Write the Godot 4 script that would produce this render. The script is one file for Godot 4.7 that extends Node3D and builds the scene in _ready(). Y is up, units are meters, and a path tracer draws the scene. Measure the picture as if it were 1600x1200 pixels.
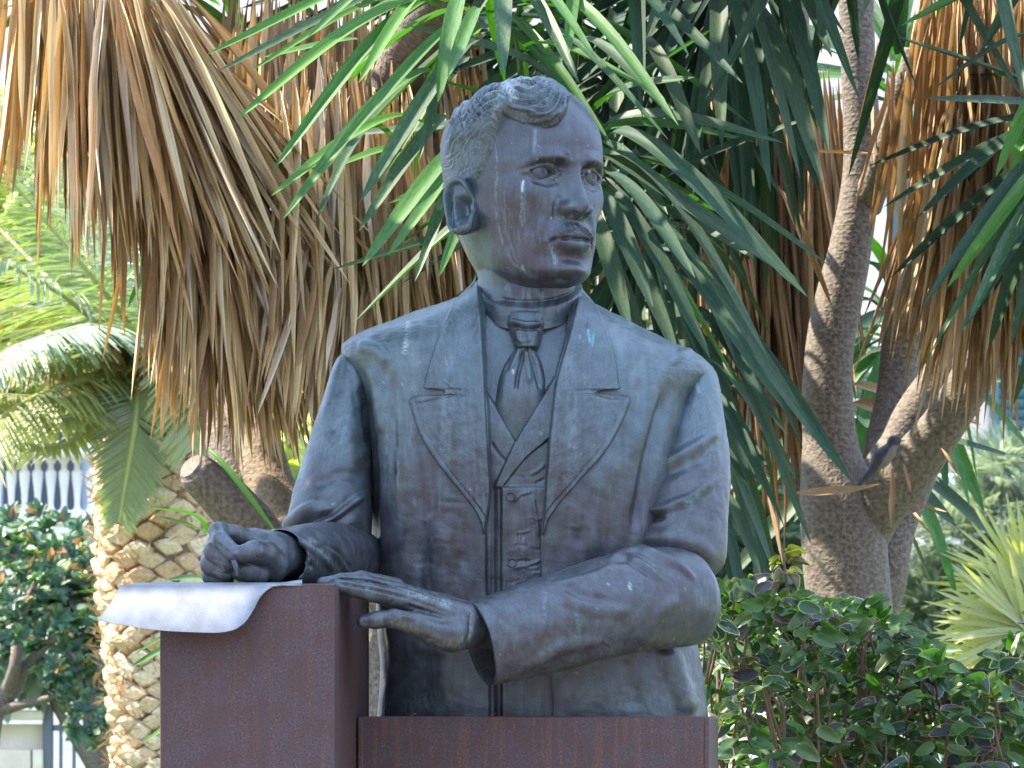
extends Node3D
# The place: y up, metres; the camera stands 4 m in front of the bust, 1.6 m above the ground.

const FOCAL := 5280.0
const EYE := 1.6
const CAM_Z := 4.0
var VIEW := Rect2(0, 0, 1600, 1200)
var rng := RandomNumberGenerator.new()
var nz := FastNoiseLite.new()
var nz2 := FastNoiseLite.new()
var M := {}

func P(px: float, py: float, z: float) -> Vector3:
	var d := (CAM_Z - z) / FOCAL
	return Vector3((px - 800.0) * d, EYE + (1120.0 - py) * d, z)

func PX(p: Vector3) -> Vector2:
	var d := FOCAL / (CAM_Z - p.z)
	return Vector2(800.0 + p.x * d, 1120.0 - (p.y - EYE) * d)

func lin(r: float, g: float, b: float) -> Color:
	return Color(r, g, b).linear_to_srgb()

func rnd(a: float, b: float) -> float:
	return rng.randf_range(a, b)

# ---- naming -------------------------------------------------------------------------------------------------------------------
var taken := {}
func numbered(called: String) -> String:
	var n: int = taken.get(called, 0)
	taken[called] = n + 1
	return called if n == 0 else "%s_%03d" % [called, n]

func thing(called: String, label: String, category: String, at := Vector3.ZERO, group := "") -> Node3D:
	var o := Node3D.new()
	o.name = numbered(called)
	add_child(o)
	o.position = at
	tag(o, label, category, group)
	return o

func tag(o: Node, label: String, category: String, group := "") -> void:
	o.set_meta("label", label)
	o.set_meta("category", category)
	if group != "":
		o.set_meta("group", group)

func piece(called: String, mesh: Mesh, m: Material, parent: Node = null, t := Transform3D()) -> MeshInstance3D:
	var o := MeshInstance3D.new()
	o.mesh = mesh
	if m:
		o.material_override = m
	if parent == null:
		o.name = numbered(called)
		add_child(o)
	else:
		var key := str(parent.get_instance_id()) + called
		var n: int = taken.get(key, 0)
		taken[key] = n + 1
		o.name = called if n == 0 else "%s_%03d" % [called, n]
		parent.add_child(o)
	o.transform = t
	return o

func structure(called: String, mesh: Mesh, m: Material) -> MeshInstance3D:
	var o := piece(called, mesh, m)
	o.set_meta("kind", "structure")
	return o

func many(called: String, mesh: Mesh, m: Material, parent: Node, places: Array, tints: Array = []) -> MultiMeshInstance3D:
	var mm := MultiMesh.new()
	mm.transform_format = MultiMesh.TRANSFORM_3D
	mm.use_colors = not tints.is_empty()
	mm.mesh = mesh
	mm.instance_count = places.size()
	for i in places.size():
		mm.set_instance_transform(i, places[i])
		if mm.use_colors:
			mm.set_instance_color(i, tints[i])
	var o := MultiMeshInstance3D.new()
	o.multimesh = mm
	o.material_override = m
	var key := str(parent.get_instance_id()) + called
	var n: int = taken.get(key, 0)
	taken[key] = n + 1
	o.name = called if n == 0 else "%s_%03d" % [called, n]
	parent.add_child(o)
	o.set_meta("kind", "stuff")
	return o

# ---- curves -------------------------------------------------------------------------------------------------------------------
func cur(pts: PackedVector2Array, t: float) -> float:
	var n := pts.size()
	if t <= pts[0].x:
		return pts[0].y
	if t >= pts[n - 1].x:
		return pts[n - 1].y
	var i := 0
	while t > pts[i + 1].x:
		i += 1
	var a := pts[i]
	var b := pts[i + 1]
	var h := b.x - a.x
	var s := (b.y - a.y) / h
	var ma := s
	var mb := s
	if i > 0:
		var s0 := (a.y - pts[i - 1].y) / (a.x - pts[i - 1].x)
		ma = 0.0 if s0 * s <= 0.0 else 2.0 * s0 * s / (s0 + s)
	if i + 2 < n:
		var s1 := (pts[i + 2].y - b.y) / (pts[i + 2].x - b.x)
		mb = 0.0 if s1 * s <= 0.0 else 2.0 * s1 * s / (s1 + s)
	var u := (t - a.x) / h
	var u2 := u * u
	var u3 := u2 * u
	return (2 * u3 - 3 * u2 + 1) * a.y + (u3 - 2 * u2 + u) * h * ma + (-2 * u3 + 3 * u2) * b.y + (u3 - u2) * h * mb

func V2(a: Array) -> PackedVector2Array:
	var o := PackedVector2Array()
	for i in range(0, a.size(), 2):
		o.append(Vector2(a[i], a[i + 1]))
	return o

func smooth_path(pts: Array, n: int) -> PackedVector3Array:   # Catmull-Rom through points
	var o := PackedVector3Array()
	var k := pts.size() - 1
	for i in n:
		var t := float(i) / (n - 1) * k
		var j := mini(int(t), k - 1)
		var a: Vector3 = pts[j]
		var b: Vector3 = pts[j + 1]
		var pa: Vector3 = pts[j - 1] if j > 0 else a * 2.0 - b
		var pb: Vector3 = pts[j + 2] if j + 2 <= k else b * 2.0 - a
		o.append(a.cubic_interpolate(b, pa, pb, t - j))
	return o

# ---- meshes -------------------------------------------------------------------------------------------------------------------
func normals_of(v: PackedVector3Array, idx: PackedInt32Array) -> PackedVector3Array:
	var n := PackedVector3Array()
	n.resize(v.size())
	for k in range(0, idx.size(), 3):
		var a := idx[k]
		var b := idx[k + 1]
		var c := idx[k + 2]
		var f := (v[c] - v[a]).cross(v[b] - v[a])
		n[a] += f
		n[b] += f
		n[c] += f
	for i in n.size():
		n[i] = n[i].normalized()
	return n

func grid_idx(rows: int, cols: int, wrap: bool, flip := false) -> PackedInt32Array:
	var idx := PackedInt32Array()
	var last := cols if wrap else cols - 1
	for i in rows - 1:
		for j in last:
			var a := i * cols + j
			var b := i * cols + (j + 1) % cols
			var c := a + cols
			var d := b + cols
			if flip:
				idx.append_array([a, b, c, b, d, c])
			else:
				idx.append_array([a, c, b, b, c, d])
	return idx

func mesh_of(v: PackedVector3Array, idx: PackedInt32Array, n: PackedVector3Array, col := PackedColorArray(), uv := PackedVector2Array()) -> ArrayMesh:
	var arr := []
	arr.resize(Mesh.ARRAY_MAX)
	arr[Mesh.ARRAY_VERTEX] = v
	arr[Mesh.ARRAY_NORMAL] = n
	arr[Mesh.ARRAY_INDEX] = idx
	if col.size() == v.size():
		arr[Mesh.ARRAY_COLOR] = col
	if uv.size() == v.size():
		arr[Mesh.ARRAY_TEX_UV] = uv
	var m := ArrayMesh.new()
	m.add_surface_from_arrays(Mesh.PRIMITIVE_TRIANGLES, arr)
	return m

# a bevelled box, centred on its base; size, chamfer
func box_into(st: SurfaceTool, c: Vector3, s: Vector3, ch: float, b := Basis()) -> void:
	var h := s * 0.5
	ch = minf(ch, minf(h.x, minf(h.y, h.z)) * 0.49)
	for ax in 3:
		for sg in [-1.0, 1.0]:
			var u := (ax + 1) % 3
			var w := (ax + 2) % 3
			var q := []
			for k in [[-1, -1], [1, -1], [1, 1], [-1, 1]]:
				var p := Vector3()
				p[ax] = sg * h[ax]
				p[u] = k[0] * (h[u] - ch)
				p[w] = k[1] * (h[w] - ch)
				q.append(p)
			quad(st, c, b, q, sg > 0)
			# the chamfer towards +u and -u of this face, drawn once per edge
	for ax in 3:
		var u := (ax + 1) % 3
		var w := (ax + 2) % 3
		for su in [-1.0, 1.0]:
			for sw in [-1.0, 1.0]:
				var q := []
				for k in [[-1, 0], [1, 0], [1, 1], [-1, 1]]:
					var p := Vector3()
					p[ax] = k[0] * (h[ax] - ch)
					p[u] = su * (h[u] if k[1] == 0 else h[u] - ch)
					p[w] = sw * (h[w] - ch if k[1] == 0 else h[w])
					q.append(p)
				quad(st, c, b, q, su * sw > 0)
	for sx in [-1.0, 1.0]:
		for sy in [-1.0, 1.0]:
			for sz in [-1.0, 1.0]:
				var p0 := Vector3(sx * h.x, sy * (h.y - ch), sz * (h.z - ch))
				var p1 := Vector3(sx * (h.x - ch), sy * h.y, sz * (h.z - ch))
				var p2 := Vector3(sx * (h.x - ch), sy * (h.y - ch), sz * h.z)
				tri(st, c + b * p0, c + b * p1, c + b * p2, sx * sy * sz > 0)

func tri(st: SurfaceTool, a: Vector3, b: Vector3, c: Vector3, ccw: bool) -> void:
	st.add_vertex(a)
	if ccw:
		st.add_vertex(c)
		st.add_vertex(b)
	else:
		st.add_vertex(b)
		st.add_vertex(c)

func quad(st: SurfaceTool, c: Vector3, b: Basis, q: Array, ccw: bool) -> void:
	tri(st, c + b * q[0], c + b * q[1], c + b * q[2], ccw)
	tri(st, c + b * q[0], c + b * q[2], c + b * q[3], ccw)

func flat_st() -> SurfaceTool:
	var st := SurfaceTool.new()
	st.begin(Mesh.PRIMITIVE_TRIANGLES)
	st.set_smooth_group(-1)
	return st

func done(st: SurfaceTool) -> ArrayMesh:
	st.generate_normals()
	return st.commit()

func box_mesh(s: Vector3, ch := 0.003, c := Vector3.ZERO) -> ArrayMesh:
	var st := flat_st()
	box_into(st, c, s, ch)
	return done(st)

# tube along a path with a radius per point; bump(i, angle) may add to the radius
func tube(path: PackedVector3Array, rad: PackedFloat32Array, sides: int, capped := true, rough := 0.0, seed_at := 0.0, rscale := 20.0) -> ArrayMesh:
	var v := PackedVector3Array()
	var uv := PackedVector2Array()
	var n := path.size()
	var t0 := (path[1] - path[0]).normalized()
	var side := t0.cross(Vector3.UP if absf(t0.y) < 0.9 else Vector3.RIGHT).normalized()
	var along := 0.0
	for i in n:
		var t := (path[mini(i + 1, n - 1)] - path[maxi(i - 1, 0)]).normalized()
		side = (side - t * side.dot(t)).normalized()
		var up := side.cross(t)
		if i > 0:
			along += path[i].distance_to(path[i - 1])
		for j in sides + 1:
			var a := TAU * j / sides
			var d := side * cos(a) + up * sin(a)
			var r := rad[i]
			if rough > 0.0:
				var q := path[i] + d * r
				r *= 1.0 + rough * nz.get_noise_3d(q.x * rscale + seed_at, q.y * rscale * 0.6, q.z * rscale)
			v.append(path[i] + d * r)
			uv.append(Vector2(float(j) / sides, along))
	var idx := grid_idx(n, sides + 1, false, true)
	if capped:
		for e in 2:
			var row := 0 if e == 0 else (n - 1) * (sides + 1)
			var c := v.size()
			v.append(path[0] if e == 0 else path[n - 1])
			uv.append(Vector2(0.5, 0.0))
			for j in sides:
				if e == 0:
					idx.append_array([c, row + j + 1, row + j])
				else:
					idx.append_array([c, row + j, row + j + 1])
	return mesh_of(v, idx, normals_of(v, idx), PackedColorArray(), uv)

# ---- sculpting ----------------------------------------------------------------------------------------------------------------
# blob: pushes every vertex near c by d, over radii s
func blob(v: PackedVector3Array, c: Vector3, s: Vector3, d: Vector3) -> void:
	var iy := 1.0 / s.y
	var ix := 1.0 / s.x
	var iz := 1.0 / s.z
	for i in v.size():
		var p := v[i]
		var y := (p.y - c.y) * iy
		if y > 1.0 or y < -1.0:
			continue
		var x := (p.x - c.x) * ix
		var z := (p.z - c.z) * iz
		var q := 1.0 - x * x - y * y - z * z
		if q > 0.0:
			v[i] = p + d * (q * q)

func blob2(v: PackedVector3Array, c: Vector3, s: Vector3, d: Vector3) -> void:   # and its mirror image
	blob(v, c, s, d)
	blob(v, Vector3(-c.x, c.y, c.z), s, Vector3(-d.x, d.y, d.z))

func line3(v: PackedVector3Array, pts: Array, r: float, d: Vector3, power := 2.0) -> void:
	var lo := Vector3.INF
	var hi := -Vector3.INF
	for p in pts:
		lo = lo.min(p)
		hi = hi.max(p)
	lo -= Vector3(r, r, r * 3.0)
	hi += Vector3(r, r, r * 3.0)
	for i in v.size():
		var p := v[i]
		if p.y < lo.y or p.y > hi.y or p.x < lo.x or p.x > hi.x or p.z < lo.z or p.z > hi.z:
			continue
		var best := r
		for k in pts.size() - 1:
			var a: Vector3 = pts[k]
			var ab: Vector3 = pts[k + 1] - a
			var t := clampf((p - a).dot(ab) / ab.length_squared(), 0.0, 1.0)
			var off := p - a - ab * t
			off.z *= 0.3
			best = minf(best, off.length())
		if best < r:
			var q := best / r
			v[i] = p + d * pow(1.0 - q * q, power)

func line32(v: PackedVector3Array, pts: Array, r: float, d: Vector3, power := 2.0) -> void:
	line3(v, pts, r, d, power)
	var m := []
	for p in pts:
		m.append(Vector3(-p.x, p.y, p.z))
	line3(v, m, r, Vector3(-d.x, d.y, d.z), power)

# fold: raises (or sinks) a front-facing line of cloth drawn at places of the front elevation; kind 0 ridge, 1 one-sided step (the side to the right of the line is raised)
func fold(v: PackedVector3Array, n: PackedVector3Array, e: PackedVector2Array, pts: Array, r: float, amp: float, kind := 0, power := 2.0) -> void:
	var q := V2(pts)
	var lo := Vector2(1e9, 1e9)
	var hi := -lo
	for p in q:
		lo = lo.min(p)
		hi = hi.max(p)
	lo -= Vector2(r, r)
	hi += Vector2(r, r)
	var m := q.size() - 1
	var total := 0.0
	for k in m:
		total += q[k].distance_to(q[k + 1])
	for i in v.size():
		var p := e[i]
		if p.y < lo.y or p.y > hi.y or p.x < lo.x or p.x > hi.x or n[i].z < -0.15:
			continue
		var best := r
		var side := 1.0
		var run := 0.0
		var at := 0.0
		for k in m:
			var a := q[k]
			var ab := q[k + 1] - a
			var len := ab.length()
			var t := clampf((p - a).dot(ab) / (len * len), 0.0, 1.0)
			var off := p - a - ab * t
			var dist := off.length()
			if dist < best:
				best = dist
				side = signf(ab.x * off.y - ab.y * off.x)
				at = run + t * len
			run += len
		if best < r:
			var u := best / r
			var w := pow(1.0 - u * u, power)
			var s := at / total
			w *= smoothstep(0.0, 0.2, s + 0.04) * smoothstep(0.0, 0.2, 1.04 - s) if kind == 0 else 1.0
			if kind == 1:
				w = w if side > 0.0 else w * maxf(0.0, 1.0 - best / 2.2)
			v[i] += n[i] * (amp * w * smoothstep(-0.15, 0.25, n[i].z))

func elevation(v: PackedVector3Array, t := Transform3D()) -> PackedVector2Array:
	var e := PackedVector2Array()
	e.resize(v.size())
	for i in v.size():
		e[i] = PX(t * v[i])
	return e

# stain: lays a colour along a line of the front elevation
func stain_or_light(col: PackedColorArray, e: PackedVector2Array, n: PackedVector3Array, pts: Array, r: float, c: Color, amount: float, breakup := 0.0) -> void:
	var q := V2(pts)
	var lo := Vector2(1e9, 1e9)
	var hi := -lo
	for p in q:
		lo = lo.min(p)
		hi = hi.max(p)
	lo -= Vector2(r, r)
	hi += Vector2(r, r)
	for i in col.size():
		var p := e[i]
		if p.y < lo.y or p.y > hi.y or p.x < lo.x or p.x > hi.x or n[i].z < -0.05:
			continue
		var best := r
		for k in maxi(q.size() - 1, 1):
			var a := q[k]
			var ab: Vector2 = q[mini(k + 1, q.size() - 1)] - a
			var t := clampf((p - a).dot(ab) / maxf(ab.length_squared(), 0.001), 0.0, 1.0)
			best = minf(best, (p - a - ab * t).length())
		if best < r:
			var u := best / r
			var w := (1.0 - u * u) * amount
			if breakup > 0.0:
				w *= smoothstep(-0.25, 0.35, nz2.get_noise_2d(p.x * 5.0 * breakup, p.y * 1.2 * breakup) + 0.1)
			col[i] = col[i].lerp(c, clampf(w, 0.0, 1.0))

func look() -> void:
	var cam := Camera3D.new()
	cam.name = "camera"
	add_child(cam)
	cam.position = Vector3(0, EYE, CAM_Z)
	cam.projection = Camera3D.PROJECTION_FRUSTUM
	cam.near = 0.1
	cam.far = 600.0
	cam.size = 0.1 * VIEW.size.y / FOCAL
	var mid := VIEW.get_center()
	cam.frustum_offset = Vector2(0.1 * (mid.x - 800.0) / FOCAL, 0.1 * (1120.0 - mid.y) / FOCAL)
	var lens := CameraAttributesPhysical.new()
	lens.frustum_near = 0.1
	lens.frustum_far = 600.0
	lens.frustum_focal_length = 50.0
	lens.frustum_focus_distance = 4.1
	lens.exposure_aperture = 12.0
	cam.attributes = lens
	cam.near = 0.1
	cam.far = 600.0
	cam.current = true
	var e := Environment.new()
	e.background_mode = Environment.BG_SKY
	var sky := Sky.new()
	var sm := ProceduralSkyMaterial.new()
	sm.sky_top_color = Color(0.72, 0.82, 0.98)
	sm.sky_horizon_color = Color(0.56, 0.61, 0.67)
	sm.sky_curve = 0.18
	sm.ground_bottom_color = Color(0.42, 0.40, 0.36)
	sm.ground_horizon_color = Color(0.62, 0.62, 0.60)
	sm.sky_energy_multiplier = 1.0
	sm.sun_angle_max = 30.0
	sky.sky_material = sm
	e.sky = sky
	e.background_energy_multiplier = 1.0
	e.tonemap_mode = Environment.TONE_MAPPER_LINEAR
	e.tonemap_exposure = 4.6
	e.sdfgi_enabled = true
	e.ssao_enabled = true
	e.ssil_enabled = true
	var w := WorldEnvironment.new()
	w.name = "world_environment"
	w.environment = e
	add_child(w)
	var sun := DirectionalLight3D.new()
	sun.name = "sun"
	sun.light_color = Color(1.0, 0.955, 0.88)
	sun.light_energy = 1.6
	sun.light_angular_distance = 0.5
	sun.shadow_enabled = true
	add_child(sun)
	var towards := Vector3(-1.0, 1.3, -0.16)      # where the sun stands
	sun.look_at_from_position(towards, Vector3.ZERO, Vector3.UP)

# ---- materials ----------------------------------------------------------------------------------------------------------------
func noise_image(w: int, h: int, freq: float, octaves: int, sd: int, kind := FastNoiseLite.TYPE_SIMPLEX_SMOOTH) -> Image:
	var f := FastNoiseLite.new()
	f.noise_type = kind
	f.frequency = freq
	f.fractal_octaves = octaves
	f.seed = sd
	return f.get_seamless_image(w, h)

func tex(im: Image) -> ImageTexture:
	return ImageTexture.create_from_image(im)

func mat(albedo: Color, rough: float, metal := 0.0) -> StandardMaterial3D:
	var m := StandardMaterial3D.new()
	m.albedo_color = albedo
	m.roughness = rough
	m.metallic = metal
	return m

func materials() -> void:
	# bronze: the colour is per vertex; a texture adds fine streaks and grain
	var a := noise_image(512, 512, 0.02, 5, 1)
	var s := noise_image(512, 64, 0.08, 3, 2)
	s.resize(512, 512, Image.INTERPOLATE_CUBIC)
	var g := noise_image(512, 512, 0.25, 2, 5)
	var im := Image.create(512, 512, false, Image.FORMAT_RGB8)
	var bump := Image.create(512, 512, false, Image.FORMAT_RGB8)
	var rough := Image.create(512, 512, false, Image.FORMAT_RGB8)
	for y in 512:
		for x in 512:
			var c := a.get_pixel(x, y).r
			var d := s.get_pixel(x, y).r
			var q := g.get_pixel(x, y).r
			var k := 0.785 + 0.26 * (c - 0.5) + 0.10 * (d - 0.5) + 0.18 * (q - 0.5)
			var sp := smoothstep(0.80, 0.88, q)
			im.set_pixel(x, y, Color(clampf(k - 0.02 * d + sp * 0.2, 0, 1), clampf(k + sp * 0.2, 0, 1), clampf(k + 0.03 * (c - 0.5) + sp * 0.2, 0, 1)))
			bump.set_pixel(x, y, Color.from_hsv(0, 0, clampf(0.5 + 0.5 * (c - 0.5) + 0.5 * (q - 0.5), 0, 1)))
			rough.set_pixel(x, y, Color.from_hsv(0, 0, clampf(0.78 + 0.5 * (c - 0.5) + 0.3 * (d - 0.5), 0, 1)))
	var b := mat(Color.WHITE, 0.56, 0.38)
	b.vertex_color_use_as_albedo = true
	b.albedo_texture = tex(im)
	b.uv1_triplanar = true
	b.uv1_world_triplanar = true
	b.uv1_scale = Vector3(3.5, 3.5, 3.5)
	b.heightmap_enabled = true
	b.heightmap_texture = tex(bump)
	b.heightmap_scale = 0.035
	b.roughness_texture = tex(rough)
	b.roughness_texture_channel = BaseMaterial3D.TEXTURE_CHANNEL_RED
	b.metallic_specular = 0.5
	M.bronze = b
	var bp: StandardMaterial3D = b.duplicate()
	bp.vertex_color_use_as_albedo = false
	bp.albedo_color = lin(0.10, 0.125, 0.155)
	M.bronze_plain = bp
	corten_materials()

func corten_materials() -> void:
	# weathering steel: plum brown with fine rust grain, orange runs and paler bloom
	var grain := noise_image(512, 512, 0.16, 3, 21)
	var soft := noise_image(512, 512, 0.012, 4, 22)
	var runs := noise_image(512, 32, 0.05, 3, 23)
	runs.resize(512, 512, Image.INTERPOLATE_CUBIC)
	for kind in 3:
		var im := Image.create(512, 512, false, Image.FORMAT_RGB8)
		for y in 512:
			for x in 512:
				var g := grain.get_pixel(x, y).r
				var c := soft.get_pixel(x, y).r
				var r := runs.get_pixel(x, y).r
				var base := Color(0.056, 0.025, 0.023).lerp(Color(0.050, 0.033, 0.038), smoothstep(0.34, 0.66, c) * 0.7)
				base = base.lerp(Color(0.085, 0.037, 0.026), smoothstep(0.48, 0.80, r) * [0.25, 0.6, 0.75][kind])
				base = base.lerp(Color(0.098, 0.055, 0.050), smoothstep(0.60, 0.80, g) * (0.12 + 0.45 * smoothstep(0.35, 0.65, c)))
				base = base.lerp(Color(0.020, 0.012, 0.014), smoothstep(0.44, 0.24, g) * 0.6)
				base = base.lerp(Color(0.16, 0.068, 0.032), smoothstep(0.72, 0.80, g) * smoothstep(0.45, 0.7, r) * 0.6)
				im.set_pixel(x, y, base.linear_to_srgb())
		var m := mat(Color.WHITE, 0.62, 0.1)
		m.albedo_texture = tex(im)
		m.uv1_triplanar = true
		m.uv1_scale = Vector3(3.6, 3.6, 3.6)
		m.uv1_offset = Vector3(0.37 * kind, 0.21 * kind, 0)
		m.heightmap_enabled = true
		m.heightmap_texture = tex(grain)
		m.heightmap_scale = 0.012
		M["corten" if kind == 0 else "corten%d" % (kind + 1)] = m
	var m4: StandardMaterial3D = M.corten.duplicate()
	m4.albedo_color = Color(1.0, 0.98, 0.95)
	M.corten4 = m4
	var s := mat(lin(0.27, 0.28, 0.30), 0.48, 0.45)
	var im2 := Image.create(512, 512, false, Image.FORMAT_RGB8)
	for y in 512:
		for x in 512:
			var k := 0.82 + 0.2 * (soft.get_pixel(x, y).r - 0.5) + 0.16 * (grain.get_pixel(x, y).r - 0.5)
			k = clampf(k, 0, 1)
			im2.set_pixel(x, y, Color(k, k, k))
	s.albedo_texture = tex(im2)
	s.uv1_triplanar = true
	s.uv1_scale = Vector3(6, 6, 6)
	s.heightmap_enabled = true
	s.heightmap_texture = tex(soft)
	s.heightmap_scale = 0.02
	M.sheet = s

# ---- smooth bodies of tapered bones, meshed with surface nets ------------------------------------------------------------------
# bones: [a, b, radius at a, radius at b, flatten (0..1 shrinks along the third argument's axis)]
func bones_mesh(bones: Array, cell: float, k: float) -> Array:
	var lo := Vector3.INF
	var hi := -Vector3.INF
	for b in bones:
		var r: float = maxf(b[2], b[3]) + k * 3.0 + cell * 2.0
		lo = lo.min((b[0] as Vector3).min(b[1]) - Vector3(r, r, r))
		hi = hi.max((b[0] as Vector3).max(b[1]) + Vector3(r, r, r))
	var nx := int((hi.x - lo.x) / cell) + 2
	var ny := int((hi.y - lo.y) / cell) + 2
	var nk := int((hi.z - lo.z) / cell) + 2
	var f := PackedFloat32Array()
	f.resize(nx * ny * nk)
	var ik := 1.0 / k
	for b in bones:
		var a: Vector3 = b[0]
		var ab: Vector3 = b[1] - a
		var ra: float = b[2]
		var rb: float = b[3]
		var il := 1.0 / maxf(ab.length_squared(), 1e-9)
		var r := maxf(ra, rb) + k * 3.0
		var l0 := (a.min(b[1]) - Vector3(r, r, r) - lo) / cell
		var h0 := (a.max(b[1]) + Vector3(r, r, r) - lo) / cell
		for z in range(maxi(int(l0.z), 0), mini(int(h0.z) + 2, nk)):
			for y in range(maxi(int(l0.y), 0), mini(int(h0.y) + 2, ny)):
				var row := (z * ny + y) * nx
				for x in range(maxi(int(l0.x), 0), mini(int(h0.x) + 2, nx)):
					var p := lo + Vector3(x, y, z) * cell - a
					var t := clampf(p.dot(ab) * il, 0.0, 1.0)
					var d := (p - ab * t).length() - ra - (rb - ra) * t
					if d < k * 3.0:
						f[row + x] += exp(-d * ik)
	for i in f.size():
		f[i] = (-log(f[i]) * k) if f[i] > 1e-6 else k * 14.0
	var id := PackedInt32Array()
	id.resize(f.size())
	id.fill(-1)
	var v := PackedVector3Array()
	var off := [0, 1, nx, nx + 1, nx * ny, nx * ny + 1, nx * ny + nx, nx * ny + nx + 1]
	var o1: int = nx
	var o2: int = nx * ny
	var pairs := [[0, 1], [2, 3], [4, 5], [6, 7], [0, 2], [1, 3], [4, 6], [5, 7], [0, 4], [1, 5], [2, 6], [3, 7]]
	for z in nk - 1:
		for y in ny - 1:
			for x in nx - 1:
				var c := (z * ny + y) * nx + x
				var s := int(f[c] < 0.0) + int(f[c + 1] < 0.0) + int(f[c + o1] < 0.0) + int(f[c + o1 + 1] < 0.0)
				s += int(f[c + o2] < 0.0) + int(f[c + o2 + 1] < 0.0) + int(f[c + o2 + o1] < 0.0) + int(f[c + o2 + o1 + 1] < 0.0)
				if s == 0 or s == 8:
					continue
				var sum := Vector3()
				var m := 0
				for e in pairs:
					var i0: int = e[0]
					var i1: int = e[1]
					var a0 := f[c + off[i0]]
					var a1 := f[c + off[i1]]
					if (a0 < 0.0) != (a1 < 0.0):
						var t := a0 / (a0 - a1)
						var p0 := Vector3(i0 & 1, (i0 >> 1) & 1, i0 >> 2)
						var p1 := Vector3(i1 & 1, (i1 >> 1) & 1, i1 >> 2)
						sum += p0.lerp(p1, t)
						m += 1
				id[c] = v.size()
				v.append(lo + (Vector3(x, y, z) + sum / m) * cell)
	var idx := PackedInt32Array()
	for z in range(1, nk - 1):
		for y in range(1, ny - 1):
			for x in range(1, nx - 1):
				var c := (z * ny + y) * nx + x
				var inside := f[c] < 0.0
				if inside != (f[c + 1] < 0.0):
					_net(idx, id[c], id[c - o1], id[c - o1 - o2], id[c - o2], inside)
				if inside != (f[c + o1] < 0.0):
					_net(idx, id[c], id[c - o2], id[c - 1 - o2], id[c - 1], inside)
				if inside != (f[c + o2] < 0.0):
					_net(idx, id[c], id[c - 1], id[c - 1 - o1], id[c - o1], inside)
	return [v, idx]

func _net(idx: PackedInt32Array, a: int, b: int, c: int, d: int, inside: bool) -> void:
	if mini(mini(a, b), mini(c, d)) < 0:
		return
	if inside:
		idx.append_array([a, c, b, a, d, c])
	else:
		idx.append_array([a, b, c, a, c, d])

# ---- the bronze figure: head ---------------------------------------------------------------------------------------------------
var ZF := V2([-0.18, 0.026, -0.145, 0.028, -0.128, 0.034, -0.121, 0.052, -0.1175, 0.074, -0.113, 0.085, -0.106, 0.0920, -0.092, 0.090, -0.07, 0.0945, -0.045, 0.0925, -0.02, 0.0915, 0.0, 0.093, 0.02, 0.099, 0.035, 0.0995, 0.06, 0.095, 0.085, 0.081, 0.1, 0.064, 0.108, 0.048, 0.113, 0.028, 0.115, 0.0])
var ZB := V2([-0.18, 0.056, -0.12, 0.058, -0.08, 0.070, -0.05, 0.083, -0.02, 0.097, 0.02, 0.106, 0.05, 0.103, 0.085, 0.084, 0.1, 0.064, 0.108, 0.046, 0.113, 0.026, 0.115, 0.0])
var WW := V2([-0.18, 0.050, -0.15, 0.050, -0.135, 0.050, -0.126, 0.050, -0.117, 0.0550, -0.1, 0.0625, -0.08, 0.0680, -0.05, 0.0738, -0.02, 0.0765, 0.005, 0.0785, 0.03, 0.0795, 0.05, 0.0785, 0.075, 0.070, 0.09, 0.059, 0.1, 0.048, 0.108, 0.035, 0.113, 0.020, 0.115, 0.0])
var PW := V2([-0.18, 2.0, -0.13, 2.0, -0.11, 2.1, -0.07, 2.3, -0.03, 2.3, 0.0, 2.25, 0.04, 2.35, 0.09, 2.15, 0.115, 2.0])
var HAIRLINE := V2([-180, -0.075, -140, -0.07, -115, -0.055, -100, -0.02, -92, -0.016, -78, -0.012, -70, 0.0, -64, 0.012, -61, 0.032, -58, 0.050, -54, 0.060, -48, 0.063, -40, 0.059, -30, 0.053, -20, 0.050, -12, 0.054, -6, 0.064, 0, 0.080, 8, 0.093, 20, 0.098, 40, 0.094, 54, 0.078, 64, 0.04, 72, 0.0, 92, -0.016, 115, -0.055, 140, -0.07, 180, -0.075])

func head_at(y: float, phi: float, grow := 0.0) -> Vector3:
	var side := absf(sin(phi))
	var front := 0.5 + 0.5 * cos(phi)
	var g := smoothstep(0.0, 1.0, 1.0 - front * front)
	var ye := y - 0.029 * g * smoothstep(-0.02, -0.09, y) * smoothstep(-0.18, -0.14, y)
	var w := cur(WW, ye if y < -0.02 else y)
	var zf := cur(ZF, ye if cos(phi) > 0.0 else y)
	var zb := cur(ZB, y)
	var p := cur(PW, y)
	var c := cos(phi)
	var s := side
	var zz := zf if c > 0.0 else zb
	if w < 1e-4 or zz < 1e-4:
		return Vector3(0, y, 0)
	var r := pow(pow(s / (w + grow), p) + pow(absf(c) / (zz + grow), p), -1.0 / p)
	return Vector3(sin(phi) * r, y, c * r)

func head_columns() -> PackedFloat32Array:
	var o := PackedFloat32Array()
	var a := -180.0
	while a < 179.9:
		o.append(deg_to_rad(a))
		a += 0.72 if a > -115.0 and a < 92.0 else 3.0
	return o

func head_rows(top: float) -> PackedFloat32Array:
	var o := PackedFloat32Array()
	for i in 9:
		o.append(-0.18 + 0.045 * i / 9.0)
	for i in 26:
		o.append(-0.135 + 0.027 * i / 26.0)
	for i in 150:
		o.append(-0.108 + 0.158 * i / 150.0)
	for i in 80:
		o.append(0.05 + (top - 0.05) * sin(PI / 2 * i / 79.0))
	return o

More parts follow.
